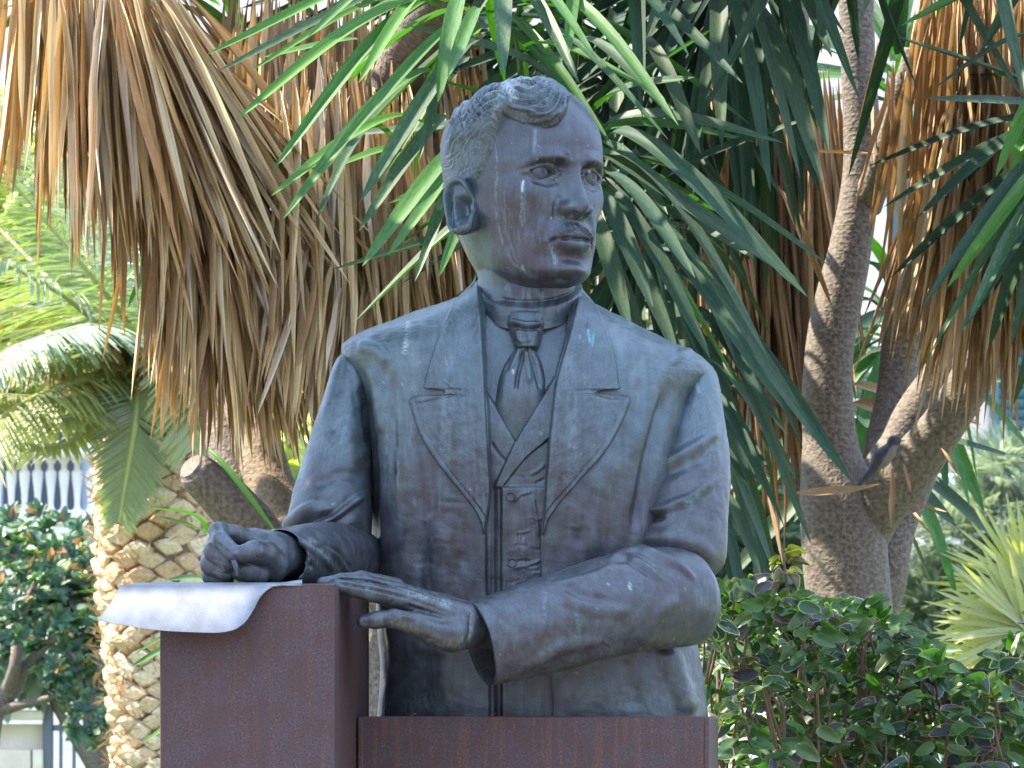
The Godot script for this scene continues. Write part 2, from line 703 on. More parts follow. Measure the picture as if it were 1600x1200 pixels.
func lid_open(x: float, y: float) -> float:    # > 0 inside the almond of an eye; metres to its edge
	# u runs from the inner (0) to the outer corner (1)
	var u := (absf(x) - 0.0185) / 0.0325
	if u < 0.0 or u > 1.0:
		return -0.01
	var base := lerpf(0.0030, 0.0042, u)
	var up := base + 0.0030 * pow(sin(PI * pow(u, 0.75)), 0.8)
	var low := base - 0.0030 * pow(sin(PI * pow(u, 1.15)), 0.8)
	return minf(up - y, y - low)

func make_head(body: Node3D, t: Transform3D) -> void:
	var cols := head_columns()
	var rows := head_rows(0.115)
	var v := PackedVector3Array()
	for y in rows:
		for a in cols:
			v.append(head_at(y, a))
	var nc := cols.size()
	# skull and flesh
	blob2(v, Vector3(0.030, 0.021, 0.092), Vector3(0.030, 0.013, 0.035), Vector3(0.0, -0.001, 0.0048))       # brow ridge
	blob2(v, Vector3(0.062, 0.040, 0.052), Vector3(0.022, 0.032, 0.04), Vector3(-0.004, 0, -0.002))           # temple
	blob2(v, Vector3(0.031, 0.003, 0.086), Vector3(0.027, 0.019, 0.045), Vector3(0.002, 0, -0.0105))          # eye socket
	blob2(v, Vector3(0.016, 0.012, 0.090), Vector3(0.010, 0.016, 0.03), Vector3(0, 0, -0.006))                # inner corner
	blob2(v, Vector3(0.052, -0.018, 0.064), Vector3(0.034, 0.026, 0.045), Vector3(0.0035, 0, 0.0045))         # cheek bone
	blob2(v, Vector3(0.030, -0.028, 0.085), Vector3(0.020, 0.024, 0.03), Vector3(0, 0, 0.0025))
	blob2(v, Vector3(0.052, -0.062, 0.055), Vector3(0.026, 0.034, 0.04), Vector3(-0.0035, 0, -0.003))         # hollow under it
	blob2(v, Vector3(0.056, -0.092, 0.02), Vector3(0.03, 0.03, 0.04), Vector3(0.0025, 0, 0.001))              # jaw corner
	blob(v, Vector3(0, -0.110, 0.092), Vector3(0.026, 0.017, 0.03), Vector3(0, 0, 0.0065))                    # chin
	blob2(v, Vector3(0.018, -0.111, 0.082), Vector3(0.018, 0.014, 0.03), Vector3(0.001, 0, 0.0025))
	blob(v, Vector3(0, -0.0925, 0.094), Vector3(0.026, 0.010, 0.03), Vector3(0, 0, -0.0042))                  # below the lip
	blob(v, Vector3(0, -0.070, 0.092), Vector3(0.038, 0.026, 0.03), Vector3(0, 0, 0.0045))                    # the muzzle
	line32(v, [Vector3(0.019, -0.040, 0.094), Vector3(0.028, -0.054, 0.086), Vector3(0.034, -0.070, 0.078)], 0.009, Vector3(0, 0, -0.0022))
	line32(v, [Vector3(0.011, 0.0145, 0.098), Vector3(0.026, 0.0195, 0.096), Vector3(0.044, 0.0185, 0.084), Vector3(0.056, 0.011, 0.070)], 0.0075, Vector3(0.0003, -0.0006, 0.0030))   # eyebrow
	# nose
	var NH := V2([-0.056, 0.0, -0.0505, 0.001, -0.0475, 0.008, -0.045, 0.0185, -0.042, 0.0235, -0.037, 0.0255, -0.031, 0.0255, -0.022, 0.0215, -0.01, 0.0155, 0.004, 0.0095, 0.014, 0.005, 0.024, 0.0015, 0.034, 0.0])
	var NW := V2([-0.05, 0.013, -0.042, 0.0135, -0.032, 0.0135, -0.02, 0.0112, 0.0, 0.0085, 0.012, 0.0085, 0.03, 0.010])
	for i in v.size():
		var p := v[i]
		if p.z > 0.05 and p.y > -0.056 and p.y < 0.034 and absf(p.x) < 0.03:
			var q := absf(p.x) / cur(NW, p.y)
			v[i].z = p.z + cur(NH, p.y) * exp(-pow(q, 1.95))
	blob2(v, Vector3(0.0150, -0.0375, 0.100), Vector3(0.0105, 0.0105, 0.021), Vector3(0.0040, -0.001, 0.0085))    # wings
	line32(v, [Vector3(0.0205, -0.027, 0.098), Vector3(0.0245, -0.036, 0.096), Vector3(0.0225, -0.046, 0.096)], 0.0060, Vector3(-0.0006, 0, -0.0022))
	blob2(v, Vector3(0.0080, -0.0460, 0.106), Vector3(0.0058, 0.0042, 0.012), Vector3(0, 0.0058, -0.004))         # nostrils
	blob(v, Vector3(0, -0.0345, 0.121), Vector3(0.012, 0.011, 0.016), Vector3(0, 0, 0.0036))
	# mouth
	line3(v, [Vector3(-0.026, -0.0725, 0.088), Vector3(-0.012, -0.0665, 0.099), Vector3(-0.004, -0.0640, 0.102), Vector3(0, -0.0652, 0.102), Vector3(0.004, -0.0640, 0.102), Vector3(0.012, -0.0665, 0.099), Vector3(0.026, -0.0725, 0.088)], 0.0068, Vector3(0, 0.0002, 0.0026))
	line3(v, [Vector3(-0.020, -0.0775, 0.094), Vector3(-0.009, -0.0805, 0.100), Vector3(0.009, -0.0805, 0.100), Vector3(0.020, -0.0775, 0.094)], 0.0082, Vector3(0, 0.0002, 0.0036))
	line3(v, [Vector3(-0.0275, -0.0745, 0.088), Vector3(-0.014, -0.0722, 0.100), Vector3(-0.005, -0.0716, 0.104), Vector3(0, -0.0726, 0.104), Vector3(0.005, -0.0716, 0.104), Vector3(0.014, -0.0722, 0.100), Vector3(0.0275, -0.0745, 0.088)], 0.0030, Vector3(0, 0, -0.0044), 1.5)
	blob2(v, Vector3(0.0285, -0.0745, 0.088), Vector3(0.006, 0.006, 0.02), Vector3(-0.001, 0, -0.003))
	blob(v, Vector3(0, -0.0565, 0.098), Vector3(0.0042, 0.009, 0.02), Vector3(0, 0, -0.0016))
	# moustache, combed to both sides
	line32(v, [Vector3(0.003, -0.0575, 0.098), Vector3(0.014, -0.0610, 0.095), Vector3(0.025, -0.0675, 0.088), Vector3(0.0315, -0.0745, 0.081)], 0.0054, Vector3(0.0004, 0, 0.0030), 1.5)
	for i in v.size():
		var p := v[i]
		if p.z > 0.06 and p.y < -0.050 and p.y > -0.078 and absf(p.x) < 0.034:
			var lineo := p.y + 0.0575 + 0.30 * absf(p.x) + 5.0 * p.x * p.x
			var m := smoothstep(0.0078, 0.003, absf(lineo)) * smoothstep(0.002, 0.005, absf(p.x)) * smoothstep(0.034, 0.028, absf(p.x))
			v[i].z += 0.0013 * m * sin(lineo * 2600.0 + absf(p.x) * 500.0 + 2.0 * nz.get_noise_2d(p.x * 3000.0, p.y * 3000.0))
	# eyes: the lids stand round an opening in which the ball sits
	line32(v, [Vector3(0.0165, 0.0035, 0.085), Vector3(0.022, 0.0072, 0.088), Vector3(0.031, 0.0096, 0.087), Vector3(0.042, 0.0082, 0.081), Vector3(0.0545, 0.0030, 0.070)], 0.0046, Vector3(0.0006, 0, 0.0040))
	line32(v, [Vector3(0.0165, 0.0020, 0.085), Vector3(0.024, -0.0022, 0.087), Vector3(0.034, -0.0036, 0.086), Vector3(0.045, -0.0008, 0.079), Vector3(0.053, 0.0034, 0.070)], 0.0048, Vector3(0.0006, 0, 0.0028))
	line32(v, [Vector3(0.020, 0.0125, 0.088), Vector3(0.032, 0.0148, 0.087), Vector3(0.046, 0.0112, 0.078), Vector3(0.056, 0.0045, 0.066)], 0.0028, Vector3(0, 0, -0.0024))
	line32(v, [Vector3(0.020, -0.0085, 0.086), Vector3(0.032, -0.0120, 0.086), Vector3(0.046, -0.0085, 0.078)], 0.0045, Vector3(0, 0, -0.0018))
	for i in v.size():
		var p := v[i]
		if p.z > 0.04 and p.y < 0.012 and p.y > -0.006:
			var o := lid_open(p.x, p.y)
			if o > -0.0012:
				v[i] += Vector3(0, 0, -0.0030 * smoothstep(-0.0004, 0.0006, o) - 0.0035 * smoothstep(0.0004, 0.0022, o))
	# skin: hand-worked wax
	for i in v.size():
		var p := v[i]
		var k := 0.00016 * nz.get_noise_3d(p.x * 900, p.y * 900, p.z * 900) + 0.0004 * nz.get_noise_3d(p.x * 300 + 9, p.y * 300, p.z * 300)
		v[i] = p + p.normalized() * k
	var idx := grid_idx(rows.size(), nc, true)
	var n := normals_of(v, idx)
	var col := patina(v, n, t, 2)
	var e := elevation(v, t)
	var nw := turned(n, t.basis)
	face_stains_and_shade(col, e, nw)
	var face := piece("head", mesh_of(v, idx, n, col), M.bronze, body, t)
	# hair
	var hrow := head_rows(0.1215)
	var hv := PackedVector3Array()
	var keep := PackedFloat32Array()
	for y in hrow:
		for a in cols:
			var deg := rad_to_deg(a)
			var hl := cur(HAIRLINE, deg)
			var yy := minf(y, 0.115) if y < 0.05 else 0.05 + (y - 0.05) * 0.065 / 0.0715
			var p := head_at(yy, a)
			p.y = yy
			var warp := 0.004 * nz.get_noise_2d(deg * 5.0, y * 900.0) + 0.003 * nz.get_noise_2d(deg * 16.0, 7.0)
			var quiff := smoothstep(-76.0, -48.0, deg) * smoothstep(6.0, -6.0, deg) * smoothstep(0.042, 0.056, yy) * smoothstep(0.118, 0.085, yy)
			var inside := yy - hl + warp * (1.0 - 0.8 * quiff)
			var soft := lerpf(0.024, 0.011, quiff)
			var m := smoothstep(0.0, soft, inside)
			var th := lerpf(0.0026, 0.0105, smoothstep(0.015, 0.085, yy)) + 0.0072 * quiff
			# locks
			var d := Vector3(p.x, p.y, p.z)
			var top := smoothstep(0.052, 0.075, yy)
			var wx := nz.get_noise_3d(d.x * 190, d.y * 190, d.z * 190)
			# on the side the locks comb back and down in loose commas
			var al := d.z * 0.85 + d.y * 0.55
			var ac := -d.z * 0.55 + d.y * 0.85
			var lockside := nz2.get_noise_3d(al * 330, ac * 1150 + wx * 22, d.x * 300)
			lockside = 0.5 * lockside - 0.9 * pow(1.0 - absf(lockside), 7.0) - 0.45 * pow(1.0 - absf(nz2.get_noise_3d(al * 420 + 50, ac * 1700 + wx * 30, d.x * 420)), 9.0)
			# on the top they run in arcs round a point above the forehead
			var c := d - Vector3(-0.020, 0.135, 0.070)
			var rr := c.length()
			var an := atan2(c.y, c.x)
			var locktop := nz2.get_noise_2d(rr * 1300 + wx * 16, an * 7.0)
			locktop = 0.6 * locktop - 0.6 * pow(1.0 - absf(locktop), 7.0) - 0.4 * pow(1.0 - absf(nz2.get_noise_2d(rr * 2300 + wx * 22 + 40.0, an * 11.0)), 8.0)
			var ridge := lerpf(lockside * 0.00035, locktop * 0.0026, top)
			var grow := -0.004 * (1.0 - m) + m * th + m * m * ridge * smoothstep(0.0, 0.012, inside)
			var nn := Vector3(p.x / 0.0062, (p.y - 0.02) / 0.0085, p.z / 0.0090).normalized()
			hv.append(p + nn * grow)
			keep.append(m)
	var full := grid_idx(hrow.size(), nc, true)
	var hidx := PackedInt32Array()
	for k in range(0, full.size(), 3):
		if keep[full[k]] + keep[full[k + 1]] + keep[full[k + 2]] > 0.0:
			hidx.append_array([full[k], full[k + 1], full[k + 2]])
	var hn := normals_of(hv, hidx)
	carve_hair(hv, hn, elevation(hv, t), turned(hn, t.basis))
	hn = normals_of(hv, hidx)
	var hc := patina(hv, hn, t, 1)
	hair_stains(hc, elevation(hv, t), turned(hn, t.basis))
	piece("hair", mesh_of(hv, hidx, hn, hc), M.bronze, body, t)
	for s in [-1.0, 1.0]:
		piece("eye", eyeball(), M.bronze, body, t * Transform3D(Basis(Vector3.UP, 0.10 + 0.05 * s) * Basis(Vector3.RIGHT, -0.02), Vector3(s * 0.0345, 0.0036, 0.0698)))
		make_ear(body, t, s)

# locks cut with the modelling tool: each a groove beside a raised strand
func lock(v: PackedVector3Array, n: PackedVector3Array, e: PackedVector2Array, nw: PackedVector3Array, pts: Array, r: float, amp: float) -> void:
	var q := V2(pts)
	var path := PackedVector2Array()
	for i in q.size() - 1:
		for k in 4:
			path.append(q[i].cubic_interpolate(q[i + 1], q[maxi(i - 1, 0)], q[mini(i + 2, q.size() - 1)], k / 4.0))
	path.append(q[q.size() - 1])
	var lo := Vector2(1e9, 1e9)
	var hi := -lo
	for p in path:
		lo = lo.min(p)
		hi = hi.max(p)
	lo -= Vector2(r, r) * 2.2
	hi += Vector2(r, r) * 2.2
	var m := path.size() - 1
	for i in v.size():
		var p := e[i]
		if p.y < lo.y or p.y > hi.y or p.x < lo.x or p.x > hi.x or nw[i].z < -0.05:
			continue
		var best := r * 2.2
		var side := 1.0
		var at := 0.0
		for k in m:
			var a := path[k]
			var ab := path[k + 1] - a
			var t := clampf((p - a).dot(ab) / maxf(ab.length_squared(), 0.001), 0.0, 1.0)
			var off := p - a - ab * t
			var dist := off.length()
			if dist < best:
				best = dist
				side = signf(ab.x * off.y - ab.y * off.x)
				at = (k + t) / m
		if best < r * 2.2:
			var ends := smoothstep(0.0, 0.18, at) * smoothstep(1.0, 0.82, at)
			var g := -exp(-pow(best / (r * 0.42), 2.0)) * 1.1
			if side < 0.0:
				g += exp(-pow((best - r * 0.85) / (r * 0.6), 2.0)) * 0.8
			v[i] += n[i] * (amp * g * ends)

func carve_hair(v: PackedVector3Array, n: PackedVector3Array, e: PackedVector2Array, nw: PackedVector3Array) -> void:
	# the wave over the forehead
	for a in [[788, 152, 807, 159, 827, 160, 845, 154, 856, 143, 860, 130], [800, 136, 823, 146, 838, 141, 852, 126], [815, 180, 838, 184, 857, 181, 869, 172, 878, 156, 881, 140], [822, 193, 847, 194, 864, 188, 875, 176], [820, 169, 847, 172, 861, 164, 870, 150, 872, 136],
		[790, 168, 815, 175, 840, 177], [784, 180, 800, 188, 822, 196, 850, 202, 872, 196, 888, 178], [808, 124, 830, 131, 846, 124], [840, 166, 858, 158, 866, 142], [876, 186, 886, 170, 888, 150], [796, 144, 816, 152, 836, 151, 848, 143]]:
		lock(v, n, e, nw, a, 5.0, 0.0026)
	# combed back from the parting
	for a in [[782, 126, 762, 130, 744, 142, 730, 160], [784, 138, 764, 142, 748, 156, 736, 174], [780, 150, 760, 158, 744, 172, 732, 190], [776, 116, 752, 122, 732, 138, 716, 160], [776, 166, 758, 172, 742, 188, 733, 206], [768, 122, 740, 130, 718, 150, 704, 178], [776, 182, 760, 190, 748, 206, 744, 222], [726, 150, 708, 172, 698, 196], [722, 176, 706, 196, 698, 222], [720, 204, 706, 222, 700, 244]]:
		lock(v, n, e, nw, a, 5.0, 0.0021)
	# loose commas over the side
	for k in 44:
		var x := rnd(694, 772)
		var y := rnd(165, 288)
		var a := deg_to_rad(rnd(95, 150))
		var l := rnd(18, 34)
		var b := rnd(-0.7, 0.7)
		lock(v, n, e, nw, [x, y, x + cos(a) * l * 0.5 + sin(a) * b * 5.0, y + sin(a) * l * 0.5 - cos(a) * b * 5.0, x + cos(a + b) * l, y + sin(a + b) * l], rnd(2.4, 3.8), rnd(0.0005, 0.0009))

func eyeball() -> ArrayMesh:
	var v := PackedVector3Array()
	var col := PackedColorArray()
	var r := 0.0142
	var nr := 40
	var ns := 40
	for i in nr:
		var a := 1.75 * i / (nr - 1.0)
		for j in ns:
			var b := TAU * j / ns
			var rho := r * sin(a)
			var dep := 0.0
			if a < 1.2:
				dep = 0.0013 * smoothstep(0.0042, 0.0018, rho) + 0.0003 * smoothstep(0.0068, 0.0060, rho)
			v.append(Vector3(rho * cos(b), rho * sin(b), r * cos(a) - dep))
			var tone := 0.082 - 0.040 * smoothstep(0.0032, 0.0012, rho) - 0.010 * smoothstep(0.0016, 0.0, absf(rho - 0.0060))  # pupil and iris edge darkened in colour, standing in for recess shade
			col.append(Color(tone, tone * 1.12, tone * 1.3))
	var idx := grid_idx(nr, ns, true, true)
	return mesh_of(v, idx, normals_of(v, idx), col)

func turned(n: PackedVector3Array, b: Basis) -> PackedVector3Array:
	var o := PackedVector3Array()
	o.resize(n.size())
	for i in n.size():
		o[i] = b * n[i]
	return o

# an ear: a relief over the outline of the shell, u forward (+) / back (-), w up
func make_ear(body: Node3D, t: Transform3D, s: float) -> void:
	var nr := 54
	var na := 96
	var OUT := V2([-180, 0.0185, -150, 0.0205, -120, 0.0290, -90, 0.0330, -70, 0.0320, -45, 0.0235, -20, 0.0165, 0, 0.0150, 25, 0.0165, 50, 0.0230, 75, 0.0310, 90, 0.0335, 110, 0.0325, 140, 0.0255, 160, 0.0205, 180, 0.0185])
	var v := PackedVector3Array()
	for i in nr:
		for j in na:
			var a := TAU * j / na
			var deg := rad_to_deg(a)
			if deg > 180.0:
				deg -= 360.0
			var rho := minf(float(i) / (nr - 12), 1.0)
			var ro := cur(OUT, deg)
			var u := cos(a) * ro * rho        # forward
			var w := sin(a) * ro * rho
			# height over the skull; outer rim curls, the bowl sinks
			var rim := smoothstep(0.70, 0.86, rho) * smoothstep(-75.0, -40.0, deg if deg < 90 else 0.0) if deg < 0 else smoothstep(0.70, 0.86, rho)
			if deg < -100.0:
				rim = smoothstep(0.72, 0.88, rho)
			var front := smoothstep(60.0, 20.0, absf(deg))
			var h := 0.0075 - 0.0075 * front * smoothstep(0.3, 1.0, rho)
			h += 0.0058 * rim * (1.0 - front)
			var bowl := exp(-(pow((u - 0.0025) / 0.0082, 4.0) + pow((w + 0.003) / 0.0120, 4.0)))
			h -= 0.0150 * bowl
			h += 0.0042 * exp(-(pow((u + 0.0065) / 0.0032, 2.0) + pow((w - 0.004 - u * 0.5) / 0.0155, 2.0)))     # antihelix
			h -= 0.0058 * exp(-(pow((u + 0.0115) / 0.0030, 2.0) + pow((w - 0.006) / 0.016, 2.0)))
			h += 0.0052 * exp(-(pow((u - 0.0105) / 0.0036, 2.0) + pow((w + 0.0035) / 0.0058, 2.0)))             # tragus
			h += 0.0040 * exp(-(pow((u + 0.001) / 0.0042, 2.0) + pow((w + 0.0155) / 0.0035, 2.0)))              # antitragus
			h += 0.0050 * exp(-(pow((u - 0.002) / 0.0090, 2.0) + pow((w + 0.026) / 0.0080, 2.0)))               # lobe
			var back := clampf((i - (nr - 12)) / 11.0, 0.0, 1.0)
			if back > 0.0:
				h = lerpf(h, -0.016, back)
				u *= 1.0 - 0.32 * back * back
				w *= 1.0 - 0.30 * back * back
			else:
				h -= 0.0030 * smoothstep(0.93, 1.0, rho)
			v.append(Vector3(s * h, w, u))
	var idx := grid_idx(nr, na, true, s > 0.0)
	var b := Basis(Vector3.UP, s * -0.30) * Basis(Vector3.RIGHT, -0.16) * Basis(Vector3.FORWARD, s * -0.10).scaled(Vector3(1.0, 1.04, 1.06))
	var et := Transform3D(b, Vector3(s * 0.0825, -0.0290, -0.006))
	var n := normals_of(v, idx)
	var tt := t * et
	piece("ear", mesh_of(v, idx, n, patina(v, n, tt, 0)), M.bronze, body, tt)

# ---- bronze colours: weathering that belongs to the metal, with some shade painted in ----------------------------------------------------------------------
func patina(v: PackedVector3Array, n: PackedVector3Array, t: Transform3D, kind: int) -> PackedColorArray:
	var o := PackedColorArray()
	o.resize(v.size())
	var blue := Color(0.122, 0.168, 0.186)
	var slate := Color(0.094, 0.122, 0.143)
	var brown := Color(0.074, 0.053, 0.063)
	var verd := Color(0.138, 0.196, 0.200)
	var pale := Color(0.240, 0.275, 0.290)
	for i in v.size():
		var p := t * v[i]
		var e := PX(p)
		var big := nz.get_noise_3d(p.x * 60, p.y * 45, p.z * 60)
		var run := nz2.get_noise_3d(p.x * 900, p.y * 60, p.z * 900)
		var run2 := nz2.get_noise_3d(p.x * 2300 + 70, p.y * 130, p.z * 2300)
		var mott := nz.get_noise_3d(p.x * 420, p.y * 420, p.z * 420)
		# rain-washed above, browner where water does not reach
		var low := smoothstep(640.0, 820.0, e.y + 60.0 * big)
		var c := blue.lerp(slate, clampf(0.45 + 0.6 * big + 0.35 * mott, 0.0, 1.0))
		c = c.lerp(brown, clampf(0.06 + 0.58 * low + 0.48 * big + 0.20 * run, 0.0, 0.85))
		c = c.lerp(verd, clampf(0.10 + 0.35 * run2 + 0.5 * mott + 0.3 * big, 0.0, 0.5))
		c = c.lerp(pale, clampf((run2 * run - 0.14) * 1.0, 0.0, 0.2))
		if kind == 2:      # the face has kept more of its brown skin
			c = c.lerp(Color(0.085, 0.076, 0.094), clampf(0.48 + 0.5 * big + 0.25 * run, 0.0, 0.8))
		o[i] = c
	return o

func face_stains_and_shade(c: PackedColorArray, e: PackedVector2Array, n: PackedVector3Array) -> void:
	var pale := Color(0.36, 0.40, 0.43)
	var cyan := Color(0.20, 0.33, 0.37)
	var brown := Color(0.105, 0.080, 0.088)
	var dark := Color(0.036, 0.038, 0.040)  # shade painted in the eye sockets, mouth line and nostril; moustache tone too
	for k in [[[815, 330], 60], [[800, 370], 55], [[830, 395], 50], [[890, 405], 36], [[790, 320], 40]]:
		stain_or_light(c, e, n, k[0], k[1], brown, 0.62, 0.35)
	stain_or_light(c, e, n, [820, 320, 835, 390, 890, 420], 78, Color(0.074, 0.058, 0.070), 0.55, 0.15)
	stain_or_light(c, e, n, [900, 240, 930, 250], 40, Color(0.074, 0.062, 0.072), 0.45, 0.15)
	stain_or_light(c, e, n, [830, 256, 850, 250, 880, 252], 16, dark, 0.45, 0.2)  # shade of the near eye socket, painted
	stain_or_light(c, e, n, [906, 256, 932, 258], 12, dark, 0.6, 0.4)  # painted socket shade of the far eye
	stain_or_light(c, e, n, [836, 204, 835, 238], 4, cyan, 0.45, 0.4)
	stain_or_light(c, e, n, [837, 204, 836, 228], 2.4, pale, 0.35)
	stain_or_light(c, e, n, [773, 180, 776, 260, 774, 320, 782, 370, 800, 410, 830, 432], 3.2, pale, 0.32, 0.5)
	stain_or_light(c, e, n, [788, 300, 790, 360, 806, 405, 838, 434], 2.6, pale, 0.22, 0.5)
	stain_or_light(c, e, n, [817, 286, 816, 350], 6, cyan, 0.6, 1.0)
	stain_or_light(c, e, n, [817.5, 283, 816.5, 289, 816, 298], 2.0, Color(0.62, 0.65, 0.66), 1.0)
	stain_or_light(c, e, n, [862, 388, 868, 410], 5, cyan, 0.8, 0.6)
	stain_or_light(c, e, n, [872, 438, 884, 441], 4, Color(0.14, 0.36, 0.38), 0.8)
	stain_or_light(c, e, n, [816, 418, 819, 422], 3, Color(0.14, 0.42, 0.38), 0.9)
	stain_or_light(c, e, n, [861, 340, 861, 341], 2, Color(0.14, 0.42, 0.38), 0.9)
	stain_or_light(c, e, n, [690, 300, 705, 350, 740, 400], 14, pale, 0.4, 0.8)
	stain_or_light(c, e, n, [900, 372, 928, 374], 3, dark, 0.6)  # painted shade between the lips, far half
	stain_or_light(c, e, n, [868, 375, 900, 372], 2.4, dark, 0.6)  # near half of the mouth line, shade painted in
	stain_or_light(c, e, n, [862, 377, 872, 369, 886, 362, 902, 358], 5, dark, 0.6, 0.3)
	stain_or_light(c, e, n, [908, 357, 922, 360, 930, 368], 4, dark, 0.6, 0.3)
	stain_or_light(c, e, n, [893, 334, 899, 336], 4, dark, 0.7)  # shade inside the nostril, painted dark
	stain_or_light(c, e, n, [921, 268, 922, 273], 3.0, Color(0.7, 0.7, 0.66), 0.9)
	for k in 22:
		stain_or_light(c, e, n, [rnd(770, 935), rnd(190, 440)], rnd(0.9, 1.9), Color(0.42, 0.45, 0.46), 0.7)

func hair_stains(c: PackedColorArray, e: PackedVector2Array, n: PackedVector3Array) -> void:
	var white := Color(0.66, 0.70, 0.70)
	var verd := Color(0.24, 0.36, 0.33)
	stain_or_light(c, e, n, [790, 132, 800, 146, 802, 152], 9, white, 0.9, 2.0)
	stain_or_light(c, e, n, [784, 118, 796, 122, 830, 119], 6, white, 0.7, 2.0)
	stain_or_light(c, e, n, [780, 152, 800, 148], 8, verd, 0.8, 1.5)
	stain_or_light(c, e, n, [776, 160, 775, 230], 9, Color(0.34, 0.38, 0.37), 0.7, 1.0)
	stain_or_light(c, e, n, [790, 188, 820, 196], 6, verd, 0.7, 1.2)
	stain_or_light(c, e, n, [818, 176, 819, 196], 4, Color(0.2, 0.36, 0.38), 0.7, 1.0)
	for k in 30:
		stain_or_light(c, e, n, [rnd(695, 900), rnd(120, 270)], rnd(0.9, 2.0), Color(0.5, 0.54, 0.55), 0.7)

# ---- the bronze figure: coat, waistcoat, sleeves -------------------------------------------------------------------------------
const ZC := -0.05
var TW := V2([410, 0.052, 425, 0.055, 435, 0.058, 447, 0.062, 458, 0.074, 470, 0.094, 482, 0.116, 495, 0.140, 508, 0.162, 520, 0.184, 530, 0.203, 540, 0.214, 552, 0.221, 566, 0.220, 585, 0.211, 610, 0.201, 640, 0.197, 700, 0.192, 800, 0.188, 900, 0.185, 1000, 0.190, 1060, 0.194, 1125, 0.199])
var TF := V2([410, 0.066, 440, 0.078, 465, 0.092, 490, 0.103, 520, 0.114, 560, 0.125, 620, 0.136, 700, 0.141, 800, 0.138, 900, 0.131, 1000, 0.126, 1125, 0.122])
var TB := V2([410, 0.055, 440, 0.062, 480, 0.082, 530, 0.105, 600, 0.118, 700, 0.118, 850, 0.108, 1000, 0.108, 1125, 0.114])
var TP := V2([410, 2.0, 470, 2.0, 530, 2.2, 600, 2.6, 800, 2.7, 1125, 2.6])
var EDGE_L := V2([420, 744, 440, 746, 500, 752, 600, 757, 700, 762, 760, 765, 800, 762, 830, 757, 900, 757, 1000, 763, 1125, 763])
var EDGE_R := V2([430, 908, 450, 905, 520, 890, 600, 869, 700, 858, 800, 851, 850, 846, 900, 848, 1000, 858, 1125, 866])

func row_y(py: float) -> float:
	return EYE + (1120.0 - py) * CAM_Z / FOCAL

func row_of(y: float) -> float:
	return 1120.0 - (y - EYE) * FOCAL / CAM_Z

func torso_x0(py := 600.0) -> float:   # the figure leans a little, so its axis moves
	return (22.0 + 26.0 * smoothstep(840.0, 1090.0, py)) * CAM_Z / FOCAL

func tilt(x: float, py: float) -> float:   # the shoulders drop a little to the figure's left
	return -0.055 * (x - torso_x0()) * smoothstep(760.0, 520.0, py)

func torso(py: float, t: float, grow: float) -> Vector3:
	var w := cur(TW, py) + grow
	var f := (cur(TF, py) if absf(t) < PI / 2 else cur(TB, py)) + grow
	var q := 2.0 / cur(TP, py)
	var s := sin(t)
	var c := cos(t)
	var x := w * signf(s) * pow(absf(s), q)
	var z := f * signf(c) * pow(absf(c), q)
	return Vector3(torso_x0(py) + x, row_y(py) + tilt(torso_x0(py) + x, py), ZC + z)

func coat_z(x: float, y: float) -> float:     # depth of the coat's front over a place
	var py := row_of(y)
	py = row_of(y - tilt(x, py))
	var w := cur(TW, py)
	var p := cur(TP, py)
	var k := 1.0 - pow(minf(absf((x - torso_x0(py)) / w), 1.0), p)
	return ZC + cur(TF, py) * pow(maxf(k, 0.0), 1.0 / p)

func on_coat(px: float, py: float, lift: float) -> Vector3:
	var z := 0.06
	var q := Vector3()
	for k in 4:
		q = P(px, py, z)
		z = coat_z(q.x, q.y) + lift
	return P(px, py, z)

func finish(called: String, v: PackedVector3Array, idx: PackedInt32Array, body: Node3D, kind := 0, stains_and_light := []) -> void:
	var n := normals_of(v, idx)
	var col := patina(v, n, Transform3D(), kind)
	if not stains_and_light.is_empty():
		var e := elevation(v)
		for s in stains_and_light:
			stain_or_light(col, e, n, s[0], s[1], s[2], s[3], s[4] if s.size() > 4 else 0.0)
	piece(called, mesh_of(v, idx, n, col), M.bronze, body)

func wrinkle(v: PackedVector3Array, n: PackedVector3Array, amp: float) -> void:
	for i in v.size():
		var p := v[i]
		var k := nz.get_noise_3d(p.x * 90, p.y * 60, p.z * 90) + 0.4 * nz.get_noise_3d(p.x * 330, p.y * 260, p.z * 330)
		var fine := nz2.get_noise_3d(p.x * 500 + 5, p.y * 2400, p.z * 500) * 0.16
		v[i] = p + n[i] * amp * (k + fine)

func edge_t(py: float, px: float) -> float:
	var q := on_coat(px, py, 0.0)
	var k := clampf((q.x - torso_x0(py)) / cur(TW, py), -0.999, 0.999)
	return asin(signf(k) * pow(absf(k), cur(TP, py) * 0.5))

var WHITE_SPOT := Color(0.44, 0.48, 0.49)
var CYAN := Color(0.16, 0.36, 0.38)
var STREAK := Color(0.27, 0.33, 0.37)

